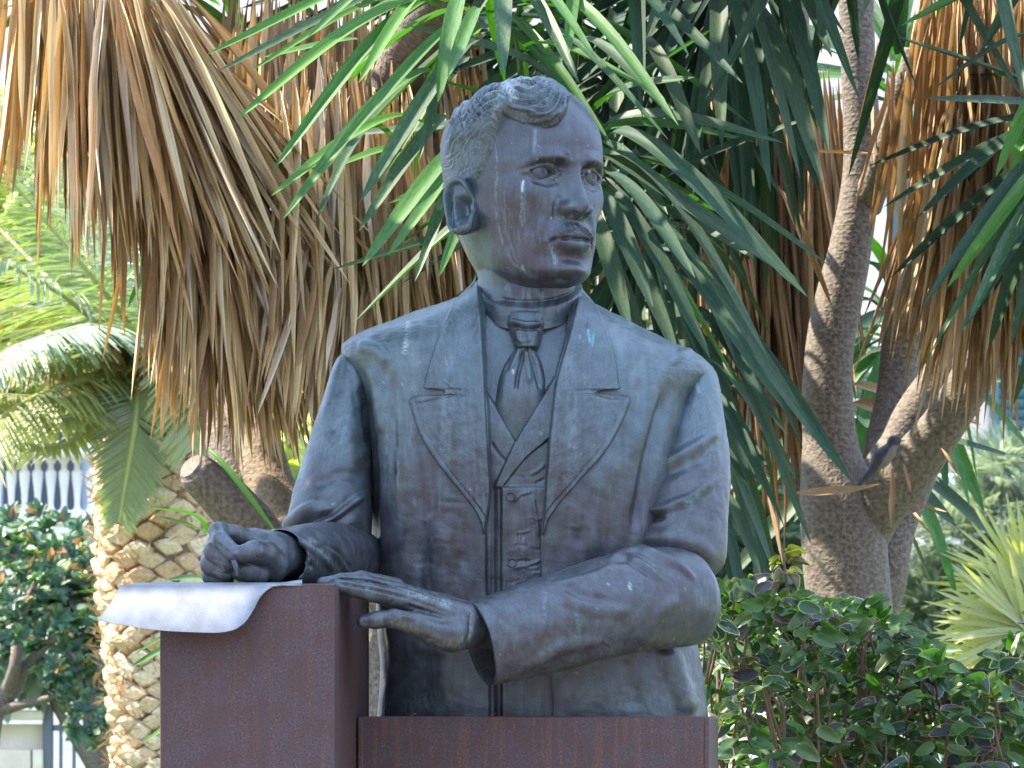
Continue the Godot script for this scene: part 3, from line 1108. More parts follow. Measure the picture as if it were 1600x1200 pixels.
func make_coat(body: Node3D) -> void:
	var rows := PackedFloat32Array()
	for i in 110:
		rows.append(412.0 + 170.0 * i / 110.0)
	for i in 150:
		rows.append(582.0 + 544.0 * i / 149.0)
	var v := PackedVector3Array()
	var cols := 0
	for py in rows:
		var tl := edge_t(py, cur(EDGE_L, py))
		var tr := edge_t(py, cur(EDGE_R, py))
		cols = 0
		var thick := 0.013
		for k in 4:      # the turned edge
			v.append(torso(py, tl, -thick * (1.0 - k / 4.0)) + Vector3(-0.002 * (1.0 - absf(k - 1.5) / 1.5), 0, 0))
			cols += 1
		for k in 90:
			v.append(torso(py, lerpf(tl, -PI * 0.55, pow(k / 89.0, 0.9)), 0.0))
			cols += 1
		for k in range(1, 24):
			v.append(torso(py, lerpf(-PI * 0.55, -PI * 1.45, k / 24.0), 0.0) if k < 12 else torso(py, lerpf(-PI * 0.55, -PI * 1.45, k / 24.0) + TAU, 0.0))
			cols += 1
		for k in 90:
			v.append(torso(py, lerpf(PI * 0.55, tr, 1.0 - pow(1.0 - k / 89.0, 0.9)), 0.0))
			cols += 1
		for k in 4:
			v.append(torso(py, tr, -thick * ((k + 1) / 4.0)) + Vector3(0.002 * (1.0 - absf(k - 1.5) / 1.5), 0, 0))
			cols += 1
	var idx := grid_idx(rows.size(), cols, false)
	var n := normals_of(v, idx)
	# the winding may face inwards; make the normals look out
	if n[40 * cols + 50].z < 0.0:
		idx = grid_idx(rows.size(), cols, false, true)
		n = normals_of(v, idx)
	var e := elevation(v)
	wrinkle(v, n, 0.0022)
	# seams of the armholes, drapery over the chest
	fold(v, n, e, [566, 600, 572, 640, 578, 690, 581, 740, 581, 900], 15, -0.008)
	fold(v, n, e, [585, 575, 592, 620, 600, 680], 16, 0.004)
	fold(v, n, e, [600, 560, 612, 620, 618, 690, 616, 760], 10, -0.0022)
	fold(v, n, e, [640, 640, 630, 760, 622, 900, 628, 1040], 34, 0.005)
	fold(v, n, e, [700, 800, 690, 900, 694, 1100], 36, 0.004)
	fold(v, n, e, [655, 660, 662, 760, 655, 900], 26, -0.0035)
	fold(v, n, e, [1046, 605, 1031, 650, 1012, 720, 990, 830], 14, -0.008)
	fold(v, n, e, [1030, 570, 1012, 640, 985, 720], 18, 0.004)
	fold(v, n, e, [960, 700, 930, 780, 925, 880], 26, 0.005)
	fold(v, n, e, [930, 760, 900, 860], 16, -0.003)
	fold(v, n, e, [555, 540, 590, 545, 606, 570], 14, 0.004)
	fold(v, n, e, [1040, 1010, 1060, 1060, 1080, 1115], 24, 0.006)
	fold(v, n, e, [980, 1030, 990, 1110], 20, -0.003)
	fold(v, n, e, [640, 1010, 700, 1020, 750, 1014], 9, 0.0012)
	fold(v, n, e, [1085, 545, 1066, 552, 1048, 570], 9, 0.003)
	for k in 26:     # small creases in the wax
		var x := rnd(640, 760) if k % 2 else rnd(870, 980)
		var y := rnd(760, 1090)
		fold(v, n, e, [x, y, x + rnd(12, 26), y + rnd(-4, 5), x + rnd(30, 44), y + rnd(-8, 8)], rnd(3, 5), rnd(-0.0011, 0.0011))
	var stains_and_light := [[[638, 505, 636, 530, 632, 550], 6, WHITE_SPOT, 0.95, 3.0], [[606, 640, 603, 720, 600, 790], 3, STREAK, 0.5, 0.3], [[620, 700, 622, 760], 3, STREAK, 0.7, 0.6], [[648, 540, 640, 700, 640, 760], 10, STREAK, 0.25, 0.3], [[920, 520, 924, 540], 4, CYAN, 0.8, 1.0], [[585, 700, 580, 880], 4, Color(0.22, 0.2, 0.17), 0.5, 1.0], [[622, 860, 618, 1090], 10, Color(0.12, 0.17, 0.21), 0.5, 0.4], [[700, 1095, 640, 1105], 20, Color(0.15, 0.20, 0.19), 0.7, 0.4], [[900, 1090, 1090, 1100], 26, Color(0.15, 0.18, 0.165), 0.7, 0.4], [[1070, 1020, 1090, 1110], 12, Color(0.25, 0.27, 0.24), 0.6, 0.6]]
	for q in [[680, 760, 60], [720, 850, 50], [610, 800, 40], [930, 820, 60], [1000, 780, 40], [650, 930, 60], [900, 880, 40]]:
		stains_and_light.append([[q[0], q[1], q[0] + 8, q[1] + 60], q[2], Color(0.070, 0.050, 0.062), 0.55, 0.12])
	for q in [[630, 520, 70], [720, 490, 50], [1000, 540, 70], [940, 500, 40], [600, 600, 50]]:  # pale patina patches, painted on to brighten the shoulders like top light
		stains_and_light.append([[q[0], q[1], q[0] + 10, q[1] + 30], q[2], Color(0.175, 0.228, 0.240), 0.55, 0.12])
	for k in 30:
		stains_and_light.append([[rnd(585, 1090), rnd(470, 1100)], rnd(0.9, 1.8), WHITE_SPOT, 0.7])
	finish("coat", v, idx, body, 0, stains_and_light)
	# lapels
	lapel(body, -1.0, EDGE_L, V2([432, 744, 440, 739, 448, 732, 460, 719, 480, 704, 520, 686, 560, 673, 600, 662, 605, 661, 606.5, 663, 608, 691, 613, 694, 616, 690, 618, 650, 622, 641, 627, 638, 634, 640, 645, 643, 665, 649, 690, 661, 710, 673, 740, 695, 765, 716, 790, 736, 810, 748, 834, 757]))
	lapel(body, 1.0, EDGE_R, V2([446, 907, 455, 913, 470, 926, 490, 939, 520, 951, 560, 962, 600, 968, 606, 970, 607.5, 966, 609, 937, 613, 934, 615, 940, 617, 972, 620, 985, 626, 985, 640, 981, 660, 973, 690, 957, 710, 943, 740, 916, 765, 894, 785, 876, 810, 859, 836, 848]))

func lapel(body: Node3D, s: float, inner: PackedVector2Array, outer: PackedVector2Array) -> void:
	var y0 := outer[0].x
	var y1 := outer[outer.size() - 1].x
	var rows := 260
	var v := PackedVector3Array()
	var nu := 44
	for i in rows:
		var py := lerpf(y0, y1, i / (rows - 1.0))
		var a := cur(inner, py)
		var b := cur(outer, py)
		var wide := absf(b - a)
		for k in 3:
			v.append(on_coat(a - s * (0.5 + k * 0.6), py, lerpf(-0.012, 0.002, k / 3.0)))
		for j in nu:
			var u := j / (nu - 1.0)
			var px := lerpf(a, b, u)
			var din := absf(px - a)
			var dout := absf(b - px)
			var h := 0.0055 + 0.0035 * exp(-din / 9.0) - 0.0045 * exp(-din / 1.6)
			# the roll swells where the collar turns over the shoulder
			h += 0.003 * smoothstep(560.0, 450.0, py) * sin(PI * u)
			if py > 626.0:
				var band := smoothstep(9.0, 11.0, dout)
				h += 0.0011 * (1.0 - band) - 0.0011 * exp(-pow((dout - 10.5) / 1.3, 2.0))
			else:
				h += 0.0008 * (1.0 - smoothstep(4.0, 6.0, dout))
			h *= smoothstep(-0.4, minf(2.2, 0.1 + wide * 0.3), dout) * 0.92 + 0.08
			h += 0.0007 * nz.get_noise_2d(px * 0.9, py * 0.5)
			v.append(on_coat(px, py, h))
		v.append(on_coat(b + s * 0.25, py, -0.003))
	var nc := nu + 4
	var idx := grid_idx(rows, nc, false, s < 0.0)
	var n := normals_of(v, idx)
	if n[60 * nc + nu / 2].z < 0.0:
		idx = grid_idx(rows, nc, false, s > 0.0)
		n = normals_of(v, idx)
	var e := elevation(v)
	# notch seam
	if s < 0.0:
		fold(v, n, e, [692, 622, 672, 627, 648, 632], 2.6, -0.0016)
		fold(v, n, e, [692, 594, 706, 604, 702, 618, 690, 622], 2.4, 0.0012)
	else:
		fold(v, n, e, [930, 600, 926, 610, 934, 620, 950, 624, 972, 626], 2.4, -0.0012)
	fold(v, n, e, [lerpf(cur(inner, 520), cur(outer, 520), 0.35), 470, lerpf(cur(inner, 560), cur(outer, 560), 0.3), 560, lerpf(cur(inner, 680), cur(outer, 680), 0.3), 700], 22, -0.0018)
	var st := []
	for k in 8:
		st.append([[rnd(650, 760) if s < 0 else rnd(860, 960), rnd(480, 780)], rnd(0.9, 1.6), WHITE_SPOT, 0.7])
	if s > 0:
		st.append_array([[[919, 516, 922, 534], 3.0, CYAN, 0.9], [[927, 524, 926, 540], 2.4, CYAN, 0.8], [[906, 524, 907, 528], 2, CYAN, 0.8]])
	st.append([[700 if s < 0 else 890, 560, 698 if s < 0 else 895, 700], 12, STREAK, 0.25, 0.25])
	finish("lapel", v, idx, body, 0, st)

func seg_side(p: Vector2, a: Vector2, b: Vector2) -> float:
	return (b - a).normalized().cross(p - a)

func make_waistcoat(body: Node3D) -> void:
	var nx := 120
	var ny := 330
	var v := PackedVector3Array()
	for i in ny:
		var py := lerpf(478, 1124, i / (ny - 1.0))
		for j in nx:
			var px := lerpf(728, 928, j / (nx - 1.0))
			var q := Vector2(px, py)
			# the waistcoat lies over the shirt below its V
			var dl := seg_side(q, Vector2(748, 590), Vector2(804, 686))
			var dr := seg_side(q, Vector2(804, 692), Vector2(884, 560))
			var w := smoothstep(-0.8, 1.4, maxf(dl, dr))
			if py > 690:
				w = 1.0
			var h := -0.0215 + 0.006 * w
			# its right lapel crosses over
			var r1 := seg_side(q, Vector2(776, 752), Vector2(804, 692)) if py > 692 else dr
			var xo := cur(V2([640, 880, 676, 866, 690, 852, 706, 832, 724, 814, 742, 800, 760, 786]), py)
			var lap := smoothstep(-0.8, 1.0, r1) * smoothstep(-0.8, 1.0, xo - px) * smoothstep(764.0, 760.0, py)
			h += 0.0045 * lap
			h += 0.0040 * smoothstep(782.0, 785.0, px) * smoothstep(758.0, 764.0, py)
			h -= 0.0030 * exp(-pow((px - 771.0) / 5.0, 2.0)) * smoothstep(740.0, 780.0, py)
			v.append(on_coat(px, py, h))
	var idx := grid_idx(ny, nx, false)
	var n := normals_of(v, idx)
	if n[100 * nx + 60].z < 0.0:
		idx = grid_idx(ny, nx, false, true)
		n = normals_of(v, idx)
	var e := elevation(v)
	wrinkle(v, n, 0.0011)
	fold(v, n, e, [800, 785, 814, 772, 832, 768], 4, 0.0016)
	fold(v, n, e, [800, 888, 822, 884, 845, 876], 4, 0.0016)
	fold(v, n, e, [800, 880, 815, 876, 830, 877], 3, -0.0014)
	fold(v, n, e, [766, 690, 776, 706, 790, 722], 4, -0.002)
	fold(v, n, e, [832, 775, 838, 810, 842, 840], 5, 0.0016)
	fold(v, n, e, [852, 725, 840, 735, 828, 742], 5, 0.0016)
	fold(v, n, e, [852, 748, 836, 756], 4, -0.0014)
	for k in 18:
		var x := rnd(788, 830)
		var y := rnd(720, 1100)
		fold(v, n, e, [x, y, x + 8, y + rnd(-2, 2), x + 22, y + rnd(-4, 4)], rnd(2.5, 4), rnd(-0.0009, 0.0012))
	finish("waistcoat", v, idx, body, 0, [[[765, 740, 770, 1110], 12, Color(0.075, 0.078, 0.10), 0.6, 0.3], [[845, 676, 846, 678], 2.4, CYAN, 0.9], [[800, 850, 815, 840], 12, STREAK, 0.3, 0.6]])  # first mark paints the shade of the groove beside the opening
	for b in [[798, 776], [800, 879]]:
		var bm := PackedVector3Array()
		for i in 12:
			for j in 28:
				var a := TAU * j / 28.0
				var r := 0.0052 * minf(i / 9.0, 1.0)
				var h := 0.0012 + 0.0012 * smoothstep(0.6, 0.85, i / 9.0) - (0.004 * maxf(0, i - 9) / 2.0)
				bm.append(on_coat(b[0], b[1], -0.011) + Vector3(r * cos(a), r * sin(a), h))
		finish("button", bm, grid_idx(12, 28, true, true), body)
	make_tie(body)

func make_tie(body: Node3D) -> void:
	var n1 := 70
	var v := PackedVector3Array()
	var HW := V2([478, 26, 486, 31, 496, 33, 506, 31, 520, 27, 534, 23, 542, 20, 546, 15])
	for i in n1:
		var py := lerpf(480, 547, i / (n1 - 1.0))
		for j in 60:
			var u := lerpf(-1.0, 1.0, j / 59.0)
			var px := lerpf(822, 823, i / (n1 - 1.0)) + cur(HW, py) * u
			var bulge := 0.031 * pow(maxf(0.0, 1.0 - pow(absf(u), 2.6)), 0.5)
			bulge *= smoothstep(477.0, 488.0, py) * smoothstep(549.0, 540.0, py) * 0.9 + 0.1
			v.append(on_coat(px, py, -0.026 + bulge))
	var idx := grid_idx(n1, 60, false)
	var n := normals_of(v, idx)
	if n[30 * 60 + 30].z < 0.0:
		idx = grid_idx(n1, 60, false, true)
		n = normals_of(v, idx)
	var e := elevation(v)
	fold(v, n, e, [793, 508, 803, 502, 820, 507, 848, 506], 6, 0.0040)
	fold(v, n, e, [797, 514, 806, 511, 822, 514, 846, 513], 4, -0.0035)
	fold(v, n, e, [800, 530, 812, 538, 830, 536], 5, -0.0018)
	fold(v, n, e, [824, 512, 827, 535], 5, 0.0015)
	fold(v, n, e, [838, 492, 846, 500, 844, 520], 5, -0.002)
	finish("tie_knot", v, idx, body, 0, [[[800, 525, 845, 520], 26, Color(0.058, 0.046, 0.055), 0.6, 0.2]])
	var t := PackedVector3Array()
	var LW := V2([536, 10, 545, 15, 560, 25, 580, 33, 600, 37, 630, 38, 660, 26, 690, 8])
	for i in 90:
		var py := lerpf(536, 692, i / 89.0)
		for j in 60:
			var u := lerpf(-1.0, 1.0, j / 59.0)
			var px := lerpf(821, 806, i / 89.0) + cur(LW, py) * u
			var h := -0.0205 + 0.0130 * pow(maxf(0.0, 1.0 - pow(absf(u), 3.0)), 0.5) * smoothstep(690.0, 600.0, py)
			h += 0.006 * smoothstep(580.0, 540.0, py) * (1.0 - absf(u))
			t.append(on_coat(px, py, h))
	idx = grid_idx(90, 60, false)
	n = normals_of(t, idx)
	if n[30 * 60 + 30].z < 0.0:
		idx = grid_idx(90, 60, false, true)
		n = normals_of(t, idx)
	e = elevation(t)
	fold(t, n, e, [818, 540, 814, 565, 808, 590, 806, 612], 5, -0.0040)
	fold(t, n, e, [824, 540, 833, 562, 840, 590, 846, 610], 6, -0.0040)
	fold(t, n, e, [815, 540, 806, 560, 797, 580], 5, 0.0025)
	fold(t, n, e, [822, 545, 824, 570, 828, 600], 7, 0.0030)
	fold(t, n, e, [796, 560, 790, 580], 4, -0.0018)
	finish("necktie", t, idx, body, 0, [[[801, 578, 802, 582], 2.4, WHITE_SPOT, 0.9]])

func make_collar(body: Node3D) -> void:
	# stand collar with its folded lower band; it leans forward with the neck
	var nr := 60
	var na := 140
	var c := P(824, 441, -0.012)
	var v := PackedVector3Array()
	for i in nr:
		var k := i / (nr - 1.0)
		for j in na:
			var a := TAU * j / na - PI
			var front := maxf(0.0, cos(a))
			var top := 0.030 + 0.008 * front
			var low := -0.028 - 0.004 * front
			var r := 1.0
			var y := 0.0
			if k < 0.08:
				y = top - 0.003 * (1.0 - k / 0.08)
				r = 0.90 + 0.11 * k / 0.08
			else:
				var q := (k - 0.08) / 0.92
				y = lerpf(top, low, q)
				r = 1.02 - 0.03 * smoothstep(0.02, 0.12, q) - 0.035 * exp(-pow((q - 0.56) / 0.035, 2.0)) + 0.11 * smoothstep(0.57, 0.63, q) * (1.0 - 0.4 * smoothstep(0.7, 1.0, q)) + 0.02 * q
			var d := Vector3(0.0585 * r * sin(a), y, 0.0600 * r * cos(a))
			d.y -= 0.50 * d.z - 0.10 * d.x * 0.0
			v.append(c + d)
	var idx := grid_idx(nr, na, true)
	var n := normals_of(v, idx)
	if n[30 * na + 70].z < 0.0:
		idx = grid_idx(nr, na, true, true)
		n = normals_of(v, idx)
	var e := elevation(v)
	wrinkle(v, n, 0.0012)
	fold(v, n, e, [833, 450, 831, 488], 2.4, -0.0014)
	fold(v, n, e, [846, 452, 844, 486], 4, 0.0012)
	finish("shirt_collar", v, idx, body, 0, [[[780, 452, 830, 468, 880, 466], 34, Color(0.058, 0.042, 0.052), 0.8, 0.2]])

# a sleeve: stations [px, py, z, half-width in the picture plane, half-depth] swept into a tube; open cuffs get a lining
func sleeve_mesh(st: Array, rows: int, sides: int, cap0: bool, cuff: bool) -> Array:
	var ctr := []
	var rad := []
	for s in st:
		ctr.append(P(s[0], s[1], s[2]))
		rad.append(Vector3(s[3], s[4], 0))
	var path := smooth_path(ctr, rows)
	var rr := smooth_path(rad, rows)
	var v := PackedVector3Array()
	var count := 0
	var last := []
	for i in rows:
		var t := (path[mini(i + 1, rows - 1)] - path[maxi(i - 1, 0)]).normalized()
		var d := (Vector3(0, 0, 1) - t * t.z).normalized()
		var s := t.cross(d)
		var u := i / (rows - 1.0)
		var k := 1.0
		if cap0:
			k = sqrt(clampf(1.0 - pow(1.0 - minf(u / 0.05, 1.0), 2.0), 0.0, 1.0))
		if not cuff:
			k = minf(k, sqrt(clampf(1.0 - pow(maxf(0.0, (u - 0.86) / 0.14), 2.0), 0.0, 1.0)))
		for j in sides:
			var a := TAU * j / sides
			v.append(path[i] + (s * cos(a) * rr[i].x + d * sin(a) * rr[i].y) * k)
		count += 1
		last = [path[i], t, s, d, rr[i]]
	if cuff:
		for q in [[0.0008, 0.985], [0.0010, 0.955], [-0.0005, 0.93], [-0.006, 0.91], [-0.02, 0.89], [-0.04, 0.85], [-0.06, 0.8], [-0.08, 0.7]]:
			for j in sides:
				var a := TAU * j / sides
				v.append(last[0] + last[1] * q[0] + (last[2] * cos(a) * last[4].x + last[3] * sin(a) * last[4].y) * q[1])
			count += 1
	var idx := grid_idx(count, sides, true)
	var n := normals_of(v, idx)
	var m := (count / 3) * sides + sides / 4
	if n[m].dot(v[m] - path[mini(count / 3, rows - 1)]) < 0.0:
		idx = grid_idx(count, sides, true, true)
		n = normals_of(v, idx)
	return [v, idx, n]

func make_sleeves(body: Node3D) -> void:
	# the writing arm, to the left in the picture
	var g := sleeve_mesh([[566, 552, -0.054, 0.0120, 0.020], [556, 567, -0.052, 0.0195, 0.032], [549, 592, -0.046, 0.0258, 0.043], [543, 632, -0.038, 0.0300, 0.052], [535, 682, -0.030, 0.0360, 0.057], [527, 735, -0.018, 0.0415, 0.060], [518, 790, -0.002, 0.0485, 0.060], [514, 840, 0.016, 0.050, 0.058], [524, 885, 0.030, 0.044, 0.050]], 170, 110, true, false)
	var v: PackedVector3Array = g[0]
	var n: PackedVector3Array = g[2]
	var e := elevation(v)
	wrinkle(v, n, 0.0022)
	fold(v, n, e, [535, 548, 520, 600, 508, 650], 12, 0.003)
	fold(v, n, e, [560, 600, 570, 640, 577, 700], 9, -0.004)
	fold(v, n, e, [545, 560, 560, 590, 566, 640], 10, 0.004)
	fold(v, n, e, [427, 846, 452, 815, 476, 796, 500, 786], 12, 0.006)
	fold(v, n, e, [452, 842, 486, 812, 526, 801], 10, -0.010)
	fold(v, n, e, [470, 838, 505, 815, 530, 803, 570, 772], 9, 0.008)
	fold(v, n, e, [560, 780, 535, 800, 520, 830, 530, 850], 20, -0.004)
	fold(v, n, e, [505, 700, 540, 690, 570, 720], 26, 0.003)
	fold(v, n, e, [490, 760, 530, 740, 572, 745], 14, -0.003)
	fold(v, n, e, [575, 830, 572, 868, 560, 874, 530, 864, 500, 846], 9, 0.007)
	fold(v, n, e, [575, 850, 560, 858, 530, 850], 9, -0.005)
	var st := [[[472, 730, 468, 745], 4, CYAN, 0.8, 1.0], [[478, 700, 470, 740], 6, Color(0.16, 0.30, 0.33), 0.6, 1.0], [[540, 660, 520, 700], 30, Color(0.17, 0.23, 0.27), 0.6, 0.5]]
	for k in 9:
		st.append([[rnd(450, 575), rnd(560, 900)], rnd(0.9, 1.6), WHITE_SPOT, 0.6])
	finish("sleeve", v, g[1], body, 0, st)
	g = sleeve_mesh([[556, 874, -0.030, 0.034, 0.040], [525, 874, 0.045, 0.043, 0.046], [492, 872, 0.120, 0.0405, 0.044], [462, 872, 0.180, 0.037, 0.040], [437, 873, 0.222, 0.0335, 0.035]], 130, 100, true, true)
	v = g[0]
	n = g[2]
	e = elevation(v)
	wrinkle(v, n, 0.0018)
	fold(v, n, e, [448, 844, 460, 843, 475, 850, 500, 868, 520, 890], 7, 0.005)
	fold(v, n, e, [458, 854, 472, 866, 490, 890], 8, -0.005)
	fold(v, n, e, [478, 842, 505, 852, 530, 872, 548, 900], 8, 0.005)
	fold(v, n, e, [500, 846, 530, 864, 552, 896], 6, -0.004)
	fold(v, n, e, [455, 880, 470, 905], 6, 0.003)
	finish("sleeve", v, g[1], body, 0, [[[486, 850, 510, 868], 10, Color(0.32, 0.38, 0.38), 0.7, 0.6], [[500, 880, 540, 890], 20, Color(0.18, 0.24, 0.25), 0.6, 0.5]])
	# the arm across the chest
	g = sleeve_mesh([[1074, 566, -0.054, 0.0130, 0.020], [1085, 584, -0.051, 0.0225, 0.034], [1089, 604, -0.046, 0.0265, 0.044], [1087, 642, -0.038, 0.0335, 0.053], [1081, 695, -0.028, 0.0440, 0.059], [1072, 755, -0.014, 0.0520, 0.063], [1064, 815, 0.004, 0.0560, 0.064], [1061, 870, 0.020, 0.0550, 0.060], [1056, 925, 0.030, 0.045, 0.054]], 170, 110, true, false)
	v = g[0]
	n = g[2]
	e = elevation(v)
	wrinkle(v, n, 0.0022)
	fold(v, n, e, [1072, 575, 1056, 600, 1040, 640, 1024, 690], 11, 0.004)
	fold(v, n, e, [1000, 744, 1030, 730, 1057, 715, 1095, 693, 1127, 671], 13, 0.0055)
	fold(v, n, e, [1005, 757, 1057, 735, 1110, 710], 14, -0.004)
	fold(v, n, e, [985, 812, 1005, 802, 1040, 795, 1085, 776, 1120, 745], 12, 0.0055)
	fold(v, n, e, [972, 850, 986, 826, 1004, 812, 1040, 806], 9, -0.009)
	fold(v, n, e, [990, 842, 1040, 838, 1090, 850, 1120, 880], 18, 0.004)
	fold(v, n, e, [1050, 880, 1090, 905, 1112, 920], 8, -0.006)
	fold(v, n, e, [1110, 600, 1126, 660, 1134, 720], 14, -0.002)
	st = [[[1070, 786, 1080, 784, 1092, 778], 7, CYAN, 0.7, 3.0], [[1088, 600, 1092, 612], 3, STREAK, 0.8], [[1090, 905, 1112, 925, 1118, 935], 9, Color(0.17, 0.30, 0.32), 0.7, 0.6], [[1100, 700, 1080, 640], 26, Color(0.17, 0.21, 0.25), 0.6, 0.5], [[1080, 830, 1100, 880], 40, Color(0.10, 0.085, 0.09), 0.5, 0.3]]
	for k in 10:
		st.append([[rnd(1000, 1130), rnd(570, 920)], rnd(0.9, 1.6), WHITE_SPOT, 0.6])
	finish("sleeve", v, g[1], body, 0, st)
	g = sleeve_mesh([[1108, 936, 0.054, 0.036, 0.034], [1082, 937, 0.064, 0.053, 0.048], [1040, 934, 0.085, 0.0590, 0.055], [995, 938, 0.112, 0.0590, 0.055], [930, 954, 0.145, 0.0575, 0.052], [860, 975, 0.170, 0.0545, 0.048], [800, 993, 0.185, 0.0510, 0.045], [751, 1006, 0.198, 0.0490, 0.043]], 190, 120, true, true)
	v = g[0]
	n = g[2]
	e = elevation(v)
	wrinkle(v, n, 0.0022)
	fold(v, n, e, [952, 873, 973, 858, 997, 855, 1029, 866, 1064, 887, 1088, 906], 8, 0.006)
	fold(v, n, e, [959, 876, 980, 874, 1000, 886, 1018, 900], 8, -0.004)
	fold(v, n, e, [980, 872, 1010, 886, 1040, 910], 9, 0.003)
	fold(v, n, e, [860, 912, 900, 906, 935, 896, 960, 882], 8, 0.0025)
	fold(v, n, e, [880, 912, 905, 930, 950, 940], 12, -0.003)
	fold(v, n, e, [870, 930, 920, 950, 990, 960], 16, 0.003)
	fold(v, n, e, [1000, 1010, 1030, 960, 1060, 930], 16, 0.003)
	fold(v, n, e, [900, 1035, 950, 1005, 985, 950], 14, -0.0025)
	fold(v, n, e, [820, 1045, 870, 1015, 930, 1000], 14, 0.003)
	for k in 14:
		var x := rnd(790, 1060)
		var y := rnd(930, 1020)
		fold(v, n, e, [x, y, x + rnd(10, 20), y + rnd(-10, 4), x + rnd(22, 40), y + rnd(-22, 2)], rnd(3, 6), rnd(-0.0012, 0.0012))
	st = [[[984, 910, 984, 922], 2.6, WHITE_SPOT, 0.9], [[852, 925, 850, 960], 3, STREAK, 0.7, 1.0], [[900, 955, 905, 990], 4, CYAN, 0.4, 1.0], [[790, 1066, 880, 1046, 960, 1022, 1040, 1006], 16, Color(0.16, 0.175, 0.14), 0.7, 0.7], [[1030, 1000, 1080, 985], 14, Color(0.19, 0.185, 0.15), 0.5, 0.7], [[1090, 930, 1112, 950], 12, Color(0.19, 0.23, 0.22), 0.6, 0.7], [[860, 940, 1060, 930], 40, Color(0.10, 0.088, 0.098), 0.45, 0.35]]  # yellowish light from the ground is painted along the underside
	for k in 18:
		st.append([[rnd(760, 1090), rnd(870, 1050)], rnd(0.8, 1.6), WHITE_SPOT, 0.6])
	finish("sleeve", v, g[1], body, 0, st)

# ---- the bronze figure: hands --------------------------------------------------------------------------------------------------
func limb(b: Array, pts: Array, r: Array) -> void:
	for k in pts.size() - 1:
		b.append([pts[k], pts[k + 1], r[k], r[k + 1]])

func hand_piece(called: String, bones: Array, cell: float, k: float, body: Node3D, folds: Array, stains_and_light: Array) -> void:
	var g := bones_mesh(bones, cell, k)
	var v: PackedVector3Array = g[0]
	var idx: PackedInt32Array = g[1]
	var n := normals_of(v, idx)
	var e := elevation(v)
	for f in folds:
		fold(v, n, e, f[0], f[1], f[2])
	for i in v.size():
		var p := v[i]
		v[i] = p + n[i] * (0.0005 * nz.get_noise_3d(p.x * 700, p.y * 700, p.z * 700))
	finish(called, v, idx, body, 0, stains_and_light)

